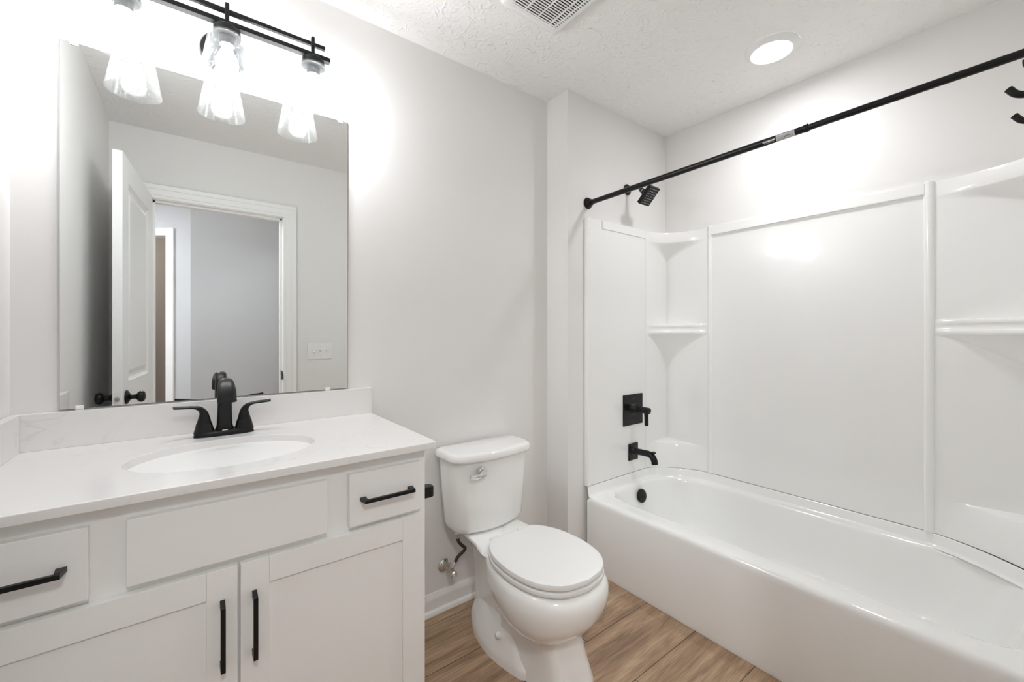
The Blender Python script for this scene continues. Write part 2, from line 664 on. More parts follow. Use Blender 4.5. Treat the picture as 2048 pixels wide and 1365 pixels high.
# door stops
box(b, (DX0 + JT, YH + 0.035, 0), (DX0 + JT + 0.011, YD - 0.04, DZ - JT)); box(b, (DX1 - JT - 0.011, YH + 0.035, 0), (DX1 - JT, YD - 0.04, DZ - JT))
box(b, (DX0 + JT, YH + 0.035, DZ - JT - 0.011), (DX1 - JT, YD - 0.04, DZ - JT))
CW = 0.082
i0, i1, iz = DX0 + JT - 0.004, DX1 - JT + 0.004, DZ - JT + 0.004
for yy, sg in ((YD, 1), (YH, -1)):
    for band0, band1, th in ((0.0, CW, 0.009), (0.018, CW, 0.013), (0.055, CW, 0.017)):
        ya, yb = sorted((yy, yy + sg * th))
        box(b, (i0 - band1, ya, 0), (i0 - band0, yb, iz + band0), 0.002)
        box(b, (i1 + band0, ya, 0), (i1 + band1, yb, iz + band0), 0.002)
        box(b, (i0 - band1, ya, iz + band0), (i1 + band1, yb, iz + band1), 0.002)
jamb = struct('trim_1', b, M['trim'])
b = BM(); prism(b, [(YD - 0.052, 0.885), (YD - 0.006, 0.885), (YD + 0.008, 0.90), (YD + 0.010, 0.915), (YD + 0.008, 0.93), (YD - 0.006, 0.945), (YD - 0.052, 0.945)], DX1 - JT - 0.003, DX1 - JT + 0.0005, axis='x')
obj('strike_plate', b, M['black'], jamb)['label'] = 'black latch strike plate'

# baseboards: colonial profile + shoe
def baseboard(bm, p0, p1, n):
    """run from p0 to p1 (2d), n points into the room"""
    prof = [(0, 0), (0.026, 0), (0.026, 0.006), (0.022, 0.014), (0.012, 0.019), (0.012, 0.058), (0.010, 0.064), (0.010, 0.070), (0.006, 0.078), (0.004, 0.085), (0, 0.085)]
    loops = []
    for p in (p0, p1):
        loops.append([(p[0] + n[0] * d, p[1] + n[1] * d, z) for d, z in prof])
    loft(bm, loops)


b = BM(); baseboard(b, (0.914, 0), (XC, 0), (0, -1)); struct('baseboard_back', b, M['trim'], smooth=True)
b = BM(); baseboard(b, (XC, -0.0), (XC, YP), (-1, 0)); baseboard(b, (XC - 0.012, YP), (1.999, YP), (0, -1)); struct('baseboard_alcove', b, M['trim'], smooth=True)
b = BM(); baseboard(b, (i1 + CW, YD), (1.999, YD), (0, 1)); struct('baseboard_front', b, M['trim'], smooth=True)
b = BM(); baseboard(b, (0, -0.55), (0, YD), (1, 0)); struct('baseboard_left', b, M['trim'], smooth=True)

# ------------------------------------------------------------------ bathroom door (open, standing along the left wall)
hinge = Vector((0.191, YD + 0.012, 0)); free = Vector((0.129, -0.935, 0))
dd = (free - hinge); LEAF = dd.length; dd.normalize()
dn = Vector((dd.y, -dd.x, 0))          # toward the room (+x)
MD = Matrix.Translation(hinge) @ Matrix(((dd.x, dn.x, 0, 0), (dd.y, dn.y, 0, 0), (0, 0, 1, 0), (0, 0, 0, 1)))
# local: x along leaf, y toward room, z up ; room face y=0, back face y=-0.035
b = BM()
ST = 0.118
zt, zb_ = 2.04, 0.012
panels = ((0.985, 1.925), (0.24, 0.80))
box(b, (0, -0.035, zb_), (ST, 0, zt), 0.001, mtx=MD)
box(b, (LEAF - ST, -0.035, zb_), (LEAF, 0, zt), 0.001, mtx=MD)
for z0, z1 in ((zb_, panels[1][0]), (panels[1][1], panels[0][0]), (panels[0][1], zt)):
    box(b, (ST - 0.0005, -0.035, z0), (LEAF - ST + 0.0005, 0, z1), mtx=MD)
for z0, z1 in panels:
    for y0, s in ((0.0, -1), (-0.035, 1)):
        loops = []
        for ins, dep in ((-0.002, 0.0), (0.006, 0.004), (0.016, 0.010), (0.030, 0.010), (0.052, 0.003), (0.056, 0.003)):
            yy = y0 + s * dep
            loops.append([MD @ Vector(p) for p in ((ST + ins, yy, z0 + ins), (LEAF - ST - ins, yy, z0 + ins), (LEAF - ST - ins, yy, z1 - ins), (ST + ins, yy, z1 - ins))])
        loft(b, loops, cap0=False)
door = struct('door_1', b, M['trim'], label='open white two-panel door standing along the left wall, seen in the mirror')
kx, kz = LEAF - 0.066, 0.915
for s, y0 in ((1, 0.0), (-1, -0.035)):
    b = BM()
    o0 = MD @ Vector((kx, y0, kz))
    lathe(b, [(0.0, 0.0), (0.031, 0.0), (0.033, 0.003), (0.031, 0.007), (0.022, 0.012), (0.013, 0.017), (0.0105, 0.022), (0.0105, 0.034), (0.014, 0.039), (0.022, 0.044), (0.0265, 0.052), (0.0265, 0.058), (0.022, 0.066), (0.013, 0.070), (0.0, 0.0715)], o0, dn * s)
    k = obj('door_knob', b, M['black'], door)
    k['label'] = 'black round door knob'
b = BM(); box(b, (LEAF - 0.0015, -0.0295, kz - 0.028), (LEAF + 0.0015, -0.0055, kz + 0.028), 0.001, mtx=MD)
obj('latch_plate', b, M['plastic'], door)
b = BM(); lathe(b, [(0.0, 0), (0.0085, 0), (0.0085, 0.006), (0.006, 0.010), (0, 0.011)], MD @ Vector((LEAF, -0.0175, kz)), dd, n=24)
obj('latch_bolt', b, M['brass'], door)['label'] = 'round brass latch bolt'

# ------------------------------------------------------------------ light switch plate on door wall
sw = thing('light_switch', 'white three-gang light switch plate beside the doorway, reflected in the mirror', 'switch', (1.137, YD, 1.021))
b = BM(); box(b, (1.052, YD, 1.021), (1.222, YD + 0.006, 1.141), 0.003); obj('wall_plate', b, M['plastic'], sw)
for k in range(3):
    cx = 1.137 + (k - 1) * 0.0462
    b = BM(); box(b, (cx - 0.0055, YD + 0.0055, 1.069), (cx + 0.0055, YD + 0.0085, 1.093), 0.001)
    tg = obj('toggle', b, M['plastic'], sw)
    b = BM()
    t = bmesh.new(); box(t, (-0.0045, 0, -0.004), (0.0045, 0.018, 0.004), 0.0015)
    ang = radians(-28 if k == 0 else 28)
    t.transform(Matrix.Translation((cx, YD + 0.006, 1.081)) @ Matrix.Rotation(ang, 4, 'X')); merge(b, t)
    obj('toggle_lever', b, M['plastic'], tg)
    for z in (1.049, 1.113):
        b = BM(); lathe(b, [(0, 0), (0.0032, 0), (0.0028, 0.0014), (0, 0.0016)], (cx, YD + 0.0058, z), (0, 1, 0), n=12)
        obj('plate_screw', b, M['label'], sw)

# ------------------------------------------------------------------ vanity cabinet
VW, VF = 0.914, -0.535     # width, face-frame plane
van = thing('vanity_cabinet', 'white shaker vanity cabinet with black bar pulls below the quartz countertop', 'vanity', (VW / 2, -0.27, 0))
b = BM()
box(b, (0.002, VF + 0.02, 0.10), (VW, -0.002, 0.882), 0.001)
# face frame
FR = [(0.002, 0.040), (0.222 + 0.0, 0.272), (0.644, 0.695), (0.893, VW)]
box(b, (0.002, VF, 0.10), (VW, VF + 0.0215, 0.882), 0.001)
obj('carcass', b, M['cabinet'], van)
b = BM(); box(b, (0.004, VF + 0.075, 0.0), (VW - 0.002, -0.01, 0.1005)); obj('toe_kick', b, M['cabinet'], van)
YF0, YF1 = VF - 0.019, VF - 0.0005


def pull(bm_name, parent, cx, cz, vertical, cc=0.128):
    h = 0.0045
    y1, y0 = YF0 + 0.0005, YF0 - 0.031
    b = BM()
    L = cc / 2 + h
    if vertical:
        box(b, (cx - h, y0, cz - L), (cx + h, y0 + 2 * h, cz + L), 0.0008)
        for s in (-1, 1):
            prism(b, [(y0 + h, cz + s * (L - 2 * h)), (y0 + h, cz + s * L), (y1, cz + s * (L + 0.004)), (y1, cz + s * (L - 2 * h - 0.002))], cx - h, cx + h, axis='x')
    else:
        box(b, (cx - L, y0, cz - h), (cx + L, y0 + 2 * h, cz + h), 0.0008)
        for s in (-1, 1):
            prism(b, [(cx + s * (L - 2 * h), y0 + h), (cx + s * L, y0 + h), (cx + s * (L + 0.004), y1), (cx + s * (L - 2 * h - 0.002), y1)], cz - h, cz + h, axis='z')
    o = obj('handle', b, M['black'], parent)
    o['label'] = 'matte black bar pull'
    return o


for x0, x1 in ((0.021, 0.2205), (0.6955, 0.893)):
    b = BM(); box(b, (x0, YF0, 0.713), (x1, YF1, 0.850), 0.0025)
    d = obj('drawer', b, M['cabinet'], van)
    pull('handle', d, (x0 + x1) / 2, 0.7815, False)
b = BM(); box(b, (0.2725, YF0, 0.716), (0.643, YF1, 0.848), 0.0025)
obj('false_drawer_front', b, M['cabinet'], van)


def shaker(x0, x1, z0, z1):
    b = BM(); f = 0.056
    box(b, (x0, YF0, z0), (x0 + f, YF1, z1), 0.0012)
    box(b, (x1 - f, YF0, z0), (x1, YF1, z1), 0.0012)
    box(b, (x0 + f, YF0 + 0.0002, z1 - f - 0.003), (x1 - f, YF1, z1), 0.0008)
    box(b, (x0 + f, YF0 + 0.0002, z0), (x1 - f, YF1, z0 + f), 0.0008)
    o = obj('cabinet_door', b, M['cabinet'], van)
    b = BM(); box(b, (x0 + f - 0.004, YF0 + 0.0065, z0 + f - 0.004), (x1 - f + 0.004, YF1 - 0.002, z1 - f + 0.001))
    obj('door_panel', b, M['cabinet'], o)
    return o


dl = shaker(0.021, 0.4555, 0.125, 0.700)
pull('handle', dl, 0.4275, 0.561, True)
dr = shaker(0.4605, 0.895, 0.125, 0.700)
pull('handle', dr, 0.487, 0.561, True)

# ------------------------------------------------------------------ countertop with oval cut-out
ZC0, ZC1 = 0.882, 0.902
CF, CX = -0.5705, 0.936
bcx, bcy, ba, bb = 0.4535, -0.318, 0.207, 0.156
ct = thing('countertop', 'white veined quartz countertop with backsplash on the vanity cabinet', 'countertop', (CX / 2, -0.28, ZC0))


def rect_ray(cx, cy, th, x0, x1, y0, y1):
    dx, dy = cos(th), sin(th)
    t = 1e9
    if dx > 1e-9: t = min(t, (x1 - cx) / dx)
    if dx < -1e-9: t = min(t, (x0 - cx) / dx)
    if dy > 1e-9: t = min(t, (y1 - cy) / dy)
    if dy < -1e-9: t = min(t, (y0 - cy) / dy)
    return (cx + dx * t, cy + dy * t)


ths = [2 * pi * i / 96 for i in range(96)]
rc = 0.012
corner = []
for px, py in ((0.001, -0.001), (CX, -0.001), (0.001, CF)):
    ths.append(math.atan2(py - bcy, px - bcx) % (2 * pi))
fr = []
for k in range(7):
    a = -k * pi / 12
    fr.append((CX - rc + rc * cos(a), CF + rc + rc * sin(a)))
for p in fr:
    ths.append(math.atan2(p[1] - bcy, p[0] - bcx) % (2 * pi))
ths = sorted(set(round(t, 6) for t in ths))


def outer_pt(t, ins=0.0):
    p = rect_ray(bcx, bcy, t, 0.001, CX - ins, CF + ins, -0.001)
    # round the free corner
    ccx, ccy = CX - rc, CF + rc
    if p[0] > ccx and p[1] < ccy:
        dx, dy = cos(t), sin(t)
        ox, oy = bcx - ccx, bcy - ccy
        r = rc - ins
        B = ox * dx + oy * dy
        D = B * B - (ox * ox + oy * oy - r * r)
        if D >= 0:
            s = -B + math.sqrt(D)
            p = (bcx + dx * s, bcy + dy * s)
    return p


def oval(t, k=0.0):
    a, c = ba + k, bb + k
    r = 1 / math.sqrt((cos(t) / a) ** 2 + (sin(t) / c) ** 2)
    return (bcx + r * cos(t), bcy + r * sin(t))


b = BM()
loops = []
for k, z in ((0.0, ZC0), (0.0, ZC1 - 0.003), (0.001, ZC1 - 0.001), (0.003, ZC1)):
    loops.append([(*oval(t, k), z) for t in ths])
for ins, z in ((0.003, ZC1), (0.001, ZC1 - 0.001), (0.0, ZC1 - 0.003), (0.0, ZC0 + 0.002), (0.001, ZC0 + 0.0005), (0.003, ZC0)):
    loops.append([(*outer_pt(t, ins), z) for t in ths])
loops.append(loops[0])
loft(b, loops, False, False)
bmesh.ops.remove_doubles(b, verts=b.verts[:], dist=1e-5)
obj('slab', b, M['quartz'], ct)
b = BM(); box(b, (0.001, -0.021, ZC1), (0.9375, -0.001, 1.0), 0.0015); obj('backsplash', b, M['quartz'], ct)
b = BM(); box(b, (0.001, -0.565, ZC1), (0.021, -0.0215, 1.0), 0.0015); obj('side_splash', b, M['quartz'], ct)

# sink
sk = thing('sink', 'white oval undermount sink basin set below the countertop opening', 'sink', (bcx, bcy, 0.745))
b = BM()
loops = []
def ov(k, z, sc_=1.0):
    return [(bcx + (oval(2 * pi * i / 64, k)[0] - bcx) * sc_, bcy + (oval(2 * pi * i / 64, k)[1] - bcy) * sc_, z) for i in range(64)]
inner = [(0.012, 0.8815, 1), (0.004, 0.8812, 1), (0.0035, 0.876, 1.0), (0.002, 0.86, 0.985), (0, 0.83, 0.94), (0, 0.80, 0.85), (0, 0.777, 0.68), (0, 0.766, 0.45), (0, 0.762, 0.2), (0, 0.761, 0.10)]
for k, z, s in inner:
    loops.append(ov(k, z, s))
for k, z, s in ((0, 0.75, 0.10), (0, 0.752, 0.5), (0, 0.768, 0.75), (0.005, 0.80, 0.92), (0.008, 0.85, 1.0), (0.012, 0.87, 1.0)):
    loops.append(ov(k, z, s))
loops.append(loops[0])
loft(b, loops, False, False)
bmesh.ops.remove_doubles(b, verts=b.verts[:], dist=1e-5)
obj('basin', b, M['porcelain'], sk)
b = BM(); lathe(b, [(0.0, 0.7535), (0.019, 0.7535), (0.021, 0.7625), (0.026, 0.7645), (0.021, 0.767), (0.0, 0.768)], (bcx, bcy, 0), n=32)
obj('drain', b, M['black'], sk)['label'] = 'black pop-up drain'

# ------------------------------------------------------------------ faucet
fx, fy = 0.4565, -0.092
fc = thing('faucet', 'matte black two-handle centerset faucet standing on the countertop behind the sink', 'faucet', (fx, fy, ZC1))


def superell(cx, cy, a, c, z, n=48, e=3.2):
    out = []
    for i in range(n):
        t = 2 * pi * i / n
        ct_, st_ = cos(t), sin(t)
        out.append((cx + a * math.copysign(abs(ct_) ** (2 / e), ct_), cy + c * math.copysign(abs(st_) ** (2 / e), st_), z))
    return out


b = BM()
loft(b, [superell(fx, fy, 0.0775, 0.026, ZC1), superell(fx, fy, 0.0765, 0.0255, ZC1 + 0.006), superell(fx, fy, 0.0745, 0.0245, ZC1 + 0.012), superell(fx, fy, 0.071, 0.022, ZC1 + 0.016)])
obj('base_plate', b, M['black'], fc)
# spout: tapered column that bends forward into a broad hooded tip
path = cr([(fx, fy + 0.004, ZC1 + 0.010), (fx, fy + 0.002, ZC1 + 0.035), (fx, fy - 0.004, ZC1 + 0.085), (fx, fy - 0.014, ZC1 + 0.132), (fx, fy - 0.040, ZC1 + 0.160), (fx, fy - 0.072, ZC1 + 0.158), (fx, fy - 0.094, ZC1 + 0.138), (fx, fy - 0.108, ZC1 + 0.114)], 5)
nP = len(path)
rad = []
for i in range(nP):
    t = i / (nP - 1)
    if t < 0.12:
        w_ = 0.027 - 0.055 * t
    elif t < 0.55:
        w_ = 0.0204 - 0.004 * (t - 0.12) / 0.43
    else:
        w_ = 0.0164 + 0.0075 * min(1, (t - 0.55) / 0.3)
    d_ = 0.019 if t < 0.4 else 0.019 - 0.006 * min(1, (t - 0.4) / 0.3)
    rad.append((w_, d_))
b = BM()
sec = [(math.copysign(abs(cos(2 * pi * i / 24)) ** 0.75, cos(2 * pi * i / 24)), math.copysign(abs(sin(2 * pi * i / 24)) ** 0.75, sin(2 * pi * i / 24))) for i in range(24)]
tube(b, path, rad, section=sec, up=(0, 1, 0))
obj('spout', b, M['black'], fc)
b = BM(); box(b, (fx - 0.007, fy - 0.0285, ZC1 + 0.0165), (fx + 0.007, fy - 0.0235, ZC1 + 0.0185)); 
obj('maker_mark', b, M['label'], fc)['label'] = 'tiny silver maker mark'
for s in (-1, 1):
    hx = fx + s * 0.051
    b = BM()
    loops = []
    for z, a, c, sh in ((ZC1 + 0.011, 0.0265, 0.022, 0), (ZC1 + 0.022, 0.0235, 0.020, 0.001), (ZC1 + 0.040, 0.0195, 0.0175, 0.004), (ZC1 + 0.0415, 0.0185, 0.0165, 0.004)):
        loops.append(superell(hx + s * sh * 0, fy, a, c, z, 32, 2.3))
    loft(b, loops)
    hb = obj('handle', b, M['black'], fc)
    b = BM()
    lp = cr([(hx, fy, ZC1 + 0.042), (hx, fy, ZC1 + 0.058), (hx + s * 0.002, fy, ZC1 + 0.072), (hx + s * 0.012, fy - 0.001, ZC1 + 0.085), (hx + s * 0.030, fy - 0.004, ZC1 + 0.0905), (hx + s * 0.052, fy - 0.008, ZC1 + 0.0925), (hx + s * 0.072, fy - 0.012, ZC1 + 0.0945)], 4)
    n_ = len(lp)
    rr = []
    for i in range(n_):
        t = i / (n_ - 1)
        rr.append((0.0165 - 0.0075 * min(1, t / 0.55), 0.018 - 0.0142 * min(1, t / 0.62)))
    tube(b, lp, rr, section=sec, up=(s, 0, 0))
    obj('lever', b, M['black'], hb)

# ------------------------------------------------------------------ mirror
MX0, MX1, MZ0, MZ1 = 0.0893, 0.8497, 1.0036, 2.0155
mr = thing('wall_mirror', 'frameless rectangular mirror resting on the backsplash under the vanity light', 'mirror', ((MX0 + MX1) / 2, 0, MZ0))
b = BM(); box(b, (MX0, -0.0055, MZ0), (MX1, -0.001, MZ1)); obj('backing', b, M['mirror_edge'], mr, smooth=False)
b = BM(); box(b, (MX0 + 0.0012, -0.0062, MZ0 + 0.0012), (MX1 - 0.0012, -0.0055, MZ1 - 0.0012)); obj('mirror_glass', b, M['mirror'], mr, smooth=False)
for cx, top in ((0.118, 1), (0.822, 1), (0.129, 0), (0.777, 0)):
    b = BM()
    zc = MZ1 if top else MZ0
    s = 1 if top else -1
    zz = sorted((zc - s * 0.009, zc + s * 0.003)); box(b, (cx - 0.0085, -0.0095, zz[0]), (cx + 0.0085, -0.0063, zz[1]), 0.001)
    zz = sorted((zc + s * 0.0005, zc + s * 0.0035)) ; box(b, (cx - 0.0085, -0.0095, zz[0]), (cx + 0.0085, -0.001, zz[1]), 0.0008)
    if top:
        box(b, (cx - 0.0085, -0.004, zc), (cx + 0.0085, -0.0008, zc + 0.014), 0.001)
    obj('mirror_clip', b, M['clear'], mr)['label'] = 'clear plastic mirror clip'

# ------------------------------------------------------------------ vanity light bar
LY = -0.134
LX = (0.231, 0.4605, 0.700)
vl = thing('vanity_light', 'black three-light vanity bar with clear seeded glass shades above the mirror', 'light', (0.4605, 0, 2.12))
b = BM(); lathe(b, [(0, 0), (0.066, 0), (0.066, 0.012), (0.063, 0.017), (0.056, 0.019), (0, 0.019)], (0.4605, -0.001, 2.118), (0, -1, 0), n=48); obj('canopy', b, M['black'], vl)
b = BM(); box(b, (0.4605 - 0.034, LY + 0.008, 2.128), (0.4605 + 0.034, -0.0195, 2.152), 0.002); obj('support_arm', b, M['black'], vl)
b = BM(); box(b, (0.185, LY - 0.011, 2.136), (0.752, LY + 0.011, 2.150), 0.001); obj('front_bar', b, M['black'], vl)
b = BM(); box(b, (0.196, LY + 0.012, 2.186), (0.741, LY + 0.024, 2.198), 0.001); obj('upper_bar', b, M['black'], vl)
for x in LX:
    b = BM(); box(b, (x - 0.0055, LY - 0.002, 2.150), (x + 0.0055, LY + 0.0125, 2.209), 0.003); obj('bar_post', b, M['black'], vl)
    b = BM(); lathe(b, [(0, 2.134), (0.027, 2.134), (0.034, 2.128), (0.036, 2.112), (0.036, 2.106), (0.022, 2.104), (0.020, 2.078), (0, 2.078)], (x, LY, 0), n=36); obj('socket_cup', b, M['black'], vl)
    b = BM()
    prof = [(0.0340, 2.1045), (0.0440, 2.1055), (0.0475, 2.1015), (0.0695, 1.9755), (0.0700, 1.9735), (0.0685, 1.9735), (0.0662, 1.9765), (0.0450, 2.0985), (0.0425, 2.1025), (0.0340, 2.1025)]
    lathe(b, prof + [prof[0]], (x, LY, 0), n=56, caps=False)
    bmesh.ops.remove_doubles(b, verts=b.verts[:], dist=1e-6)
    obj('glass_shade', b, M['glass'], vl)['label'] = 'clear seeded glass cone shade'
    b = BM(); lathe(b, [(0.0, 2.0785), (0.0125, 2.0785), (0.0135, 2.066), (0.020, 2.052), (0.0275, 2.037), (0.0295, 2.022), (0.0265, 2.007), (0.017, 1.996), (0.0, 1.992)], (x, LY, 0), n=32)
    obj('light_bulb', b, M['bulb'], vl)['label'] = 'glowing white bulb'

# ------------------------------------------------------------------ toilet
TX = 1.412
to = thing('toilet', 'white two-piece toilet with closed lid between vanity and bathtub', 'toilet', (TX, -0.4, 0))


def half_loop(pts, z, n=20):
    """pts from front centre to back centre (dx, y); returns mirrored closed loop of 2n-2 points"""
    c = resample(cr([(p[0], p[1], 0) for p in pts], 6), n)
    right = [(TX + p.x, p.y, z) for p in c]
    left = [(TX - p.x, p.y, z) for p in c[1:-1]][::-1]
    return right + left


b = BM()
# bowl and front pedestal
levels = [
    (0.000, [(0, -.678), (.055, -.678), (.080, -.664), (.098, -.60), (.112, -.52), (.122, -.44), (.118, -.375), (.06, -.365), (0, -.365)]),
    (0.012, [(0, -.677), (.055, -.677), (.079, -.663), (.097, -.60), (.111, -.52), (.121, -.44), (.117, -.375), (.06, -.365), (0, -.365)]),
    (0.070, [(0, -.650), (.054, -.650), (.077, -.637), (.091, -.58), (.103, -.51), (.112, -.44), (.110, -.370), (.06, -.355), (0, -.355)]),
    (0.130, [(0, -.625), (.055, -.625), (.078, -.610), (.090, -.56), (.098, -.50), (.105, -.43), (.104, -.365), (.06, -.345), (0, -.345)]),
    (0.158, [(0, -.622), (.058, -.619), (.084, -.600), (.098, -.555), (.105, -.50), (.108, -.43), (.105, -.360), (.06, -.335), (0, -.335)]),
    (0.176, [(0, -.650), (.070, -.642), (.112, -.607), (.132, -.555), (.135, -.50), (.128, -.43), (.113, -.355), (.06, -.325), (0, -.325)]),
    (0.205, [(0, -.688), (.083, -.673), (.140, -.627), (.163, -.56), (.163, -.49), (.148, -.42), (.120, -.345), (.065, -.31), (0, -.31)]),
    (0.250, [(0, -.722), (.093, -.702), (.158, -.645), (.184, -.565), (.183, -.485), (.165, -.405), (.130, -.33), (.07, -.29), (0, -.29)]),
    (0.300, [(0, -.736), (.098, -.714), (.165, -.652), (.191, -.565), (.190, -.48), (.172, -.395), (.138, -.315), (.08, -.27), (0, -.27)]),
    (0.333, [(0, -.733), (.097, -.712), (.163, -.650), (.188, -.565), (.187, -.48), (.170, -.395), (.140, -.315), (.09, -.265), (0, -.265)]),
    (0.352, [(0, -.722), (.094, -.702), (.158, -.642), (.182, -.56), (.181, -.48), (.166, -.395), (.140, -.315), (.10, -.262), (0, -.262)]),
    (0.3590, [(0, -.709), (.089, -.690), (.149, -.633), (.171, -.557), (.170, -.48), (.157, -.395), (.135, -.318), (.10, -.265), (0, -.265)]),
]
loft(b, [half_loop(p, z) for z, p in levels])
# rear deck that carries the tank
deck = [
    (0.290, [(0, -.34), (.075, -.34), (.095, -.30), (.078, -.22), (.066, -.12), (.05, -.065), (0, -.06)]),
    (0.325, [(0, -.36), (.085, -.36), (.118, -.31), (.100, -.22), (.088, -.12), (.075, -.050), (0, -.045)]),
    (0.355, [(0, -.38), (.10, -.38), (.146, -.33), (.128, -.24), (.118, -.14), (.108, -.045), (0, -.035)]),
    (0.360, [(0, -.37), (.10, -.37), (.149, -.32), (.135, -.245), (.125, -.14), (.115, -.042), (0, -.034)]),
    (0.366, [(0, -.305), (.09, -.305), (.147, -.292), (.138, -.24), (.130, -.14), (.120, -.040), (0, -.032)]),
    (0.3745, [(0, -.290), (.09, -.290), (.138, -.278), (.134, -.235), (.126, -.14), (.116, -.044), (0, -.036)]),
]
loft(b, [half_loop(p, z) for z, p in deck])
# trapway column
trap = [
    (0.02, [(0, -.42), (.085, -.42), (.092, -.33), (.082, -.21), (.060, -.125), (0, -.115)]),
    (0.12, [(0, -.42), (.085, -.42), (.090, -.33), (.080, -.21), (.058, -.115), (0, -.105)]),
    (0.22, [(0, -.42), (.085, -.42), (.088, -.33), (.078, -.21), (.058, -.10), (0, -.09)]),
    (0.34, [(0, -.40), (.09, -.40), (.096, -.33), (.088, -.21), (.068, -.08), (0, -.07)]),
]
loft(b, [half_loop(p, z) for z, p in trap])
# spreading rear foot with its sloped top
foot = [
    (0.000, [(0, -.53), (.108, -.53), (.136, -.46), (.149, -.375), (.146, -.29), (.122, -.195), (.070, -.100), (.03, -.082), (0, -.080)]),
    (0.022, [(0, -.53), (.106, -.53), (.134, -.46), (.148, -.375), (.145, -.29), (.121, -.195), (.070, -.101), (.03, -.083), (0, -.081)]),
    (0.030, [(0, -.53), (.104, -.53), (.132, -.46), (.145, -.375), (.142, -.29), (.118, -.197), (.068, -.104), (.03, -.086), (0, -.084)]),
    (0.085, [(0, -.47), (.098, -.47), (.116, -.44), (.121, -.375), (.116, -.29), (.094, -.207), (.055, -.124), (.03, -.106), (0, -.104)]),
    (0.108, [(0, -.46), (.092, -.46), (.108, -.43), (.111, -.375), (.105, -.29), (.085, -.212), (.049, -.132), (.03, -.114), (0, -.112)]),
    (0.114, [(0, -.455), (.084, -.455), (.100, -.42), (.103, -.375), (.097, -.29), (.078, -.215), (.044, -.137), (.02, -.119), (0, -.117)]),
    (0.116, [(0, -.45), (.070, -.45), (.082, -.42), (.086, -.375), (.082, -.29), (.066, -.22), (.036, -.144), (.015, -.125), (0, -.123)]),
]
loft(b, [half_loop(p, z) for z, p in foot])
obj('bowl', b, M['porcelain'], to, sharp=60)
for s in (-1, 1):
    b = BM(); lathe(b, [(0, 0), (0.013, 0), (0.0135, 0.008), (0.0115, 0.016), (0.006, 0.021), (0, 0.022)], (TX + s * 0.1185, -0.383, 0.083), (s * 0.9, 0, 0.43), n=24)
    obj('bolt_cap', b, M['porcelain'], to)


def tank_loop(hw, yb, yf, bow, rf, rb, z, n=64):
    """rear straight, bowed front, rounded corners"""
    pts = []
    # front edge from left to right, bowed
    K = 10
    for i in range(K + 1):
        u = -1 + 2 * i / K
        pts.append((u * (hw - rf), yf - bow * (1 - u * u)))
    for i in range(1, 7):
        a = -pi / 2 + i * (pi / 2) / 6
        pts.append((hw - rf + rf * cos(a), yf + rf + rf * sin(a)))
    for i in range(0, 5):
        a = i * (pi / 2) / 4
        pts.append((hw - rb + rb * cos(a), yb - rb + rb * sin(a)))
    for i in range(0, 5):
        a = pi / 2 + i * (pi / 2) / 4
        pts.append((-hw + rb + rb * cos(a), yb - rb + rb * sin(a)))
    for i in range(0, 6):
        a = pi + i * (pi / 2) / 6
        pts.append((-hw + rf + rf * cos(a), yf + rf + rf * sin(a)))
    return [(TX + p.x, p.y, z) for p in resample([(x, y, 0) for x, y in pts], n, True)]


b = BM()
tk = [(0.150, -.055, -.155, 0.016, 0.050, 0.02, 0.3765), (0.163, -.045, -.172, 0.018, 0.058, 0.02, 0.380), (0.170, -.040, -.182, 0.018, 0.062, 0.02, 0.392), (0.174, -.036, -.187, 0.018, 0.062, 0.02, 0.41),
      (0.184, -.030, -.192, 0.018, 0.06, 0.015, 0.55), (0.192, -.027, -.196, 0.018, 0.058, 0.012, 0.684)]
loft(b, [tank_loop(*t) for t in tk])
tank = obj('tank', b, M['porcelain'], to, sharp=60)
b = BM()
ld = [(0.196, -.026, -.199, 0.018, 0.06, 0.010, 0.684), (0.206, -.022, -.208, 0.019, 0.062, 0.012, 0.686), (0.209, -.020, -.211, 0.019, 0.063, 0.013, 0.694), (0.206, -.021, -.209, 0.019, 0.062, 0.013, 0.712), (0.200, -.025, -.203, 0.018, 0.06, 0.014, 0.719), (0.190, -.033, -.193, 0.018, 0.058, 0.014, 0.7215)]
loft(b, [tank_loop(*t) for t in ld])
obj('tank_lid', b, M['porcelain'], to, sharp=60)
# flush lever
lvx, lvz, lvy = TX - 0.090, 0.645, -0.206
b = BM()
lathe(b, [(0, 0), (0.0165, 0), (0.018, 0.004), (0.0165, 0.011), (0.012, 0.015), (0, 0.0155)], (lvx, lvy, lvz), (0, -1, 0), n=24)
tube(b, cr([(lvx + 0.017, lvy - 0.013, lvz - 0.010), (lvx + 0.003, lvy - 0.020, lvz - 0.006), (lvx - 0.018, lvy - 0.024, lvz - 0.012), (lvx - 0.042, lvy - 0.024, lvz - 0.013), (lvx - 0.064, lvy - 0.024, lvz - 0.006)], 5), [(0.005, 0.012)] * 4 + [(0.005, 0.014)] * 5 + [(0.005, 0.0105)] * 5 + [(0.0045, 0.0075)] * 7)
obj('flush_lever', b, M['chrome'], tank)['label'] = 'chrome flush lever'
seat_out = [(0, -.722), (.088, -.703), (.150, -.645), (.177, -.560), (.180, -.475), (.168, -.395), (.140, -.335), (.112, -.303), (.10, -.300), (0, -.300)]
def seat_loop(z, s):
    pts = [(x * (1 - s / .18) if x else 0, y + (s if y < -.5 else -s * 0.6)) for x, y in seat_out]
    return half_loop(pts, z, 26)
b = BM(); loft(b, [seat_loop(0.3628, 0.012), seat_loop(0.366, 0.002), seat_loop(0.373, 0.0), seat_loop(0.3800, 0.0015), seat_loop(0.3825, 0.008)])
obj('seat', b, M['seat'], to, sharp=50)
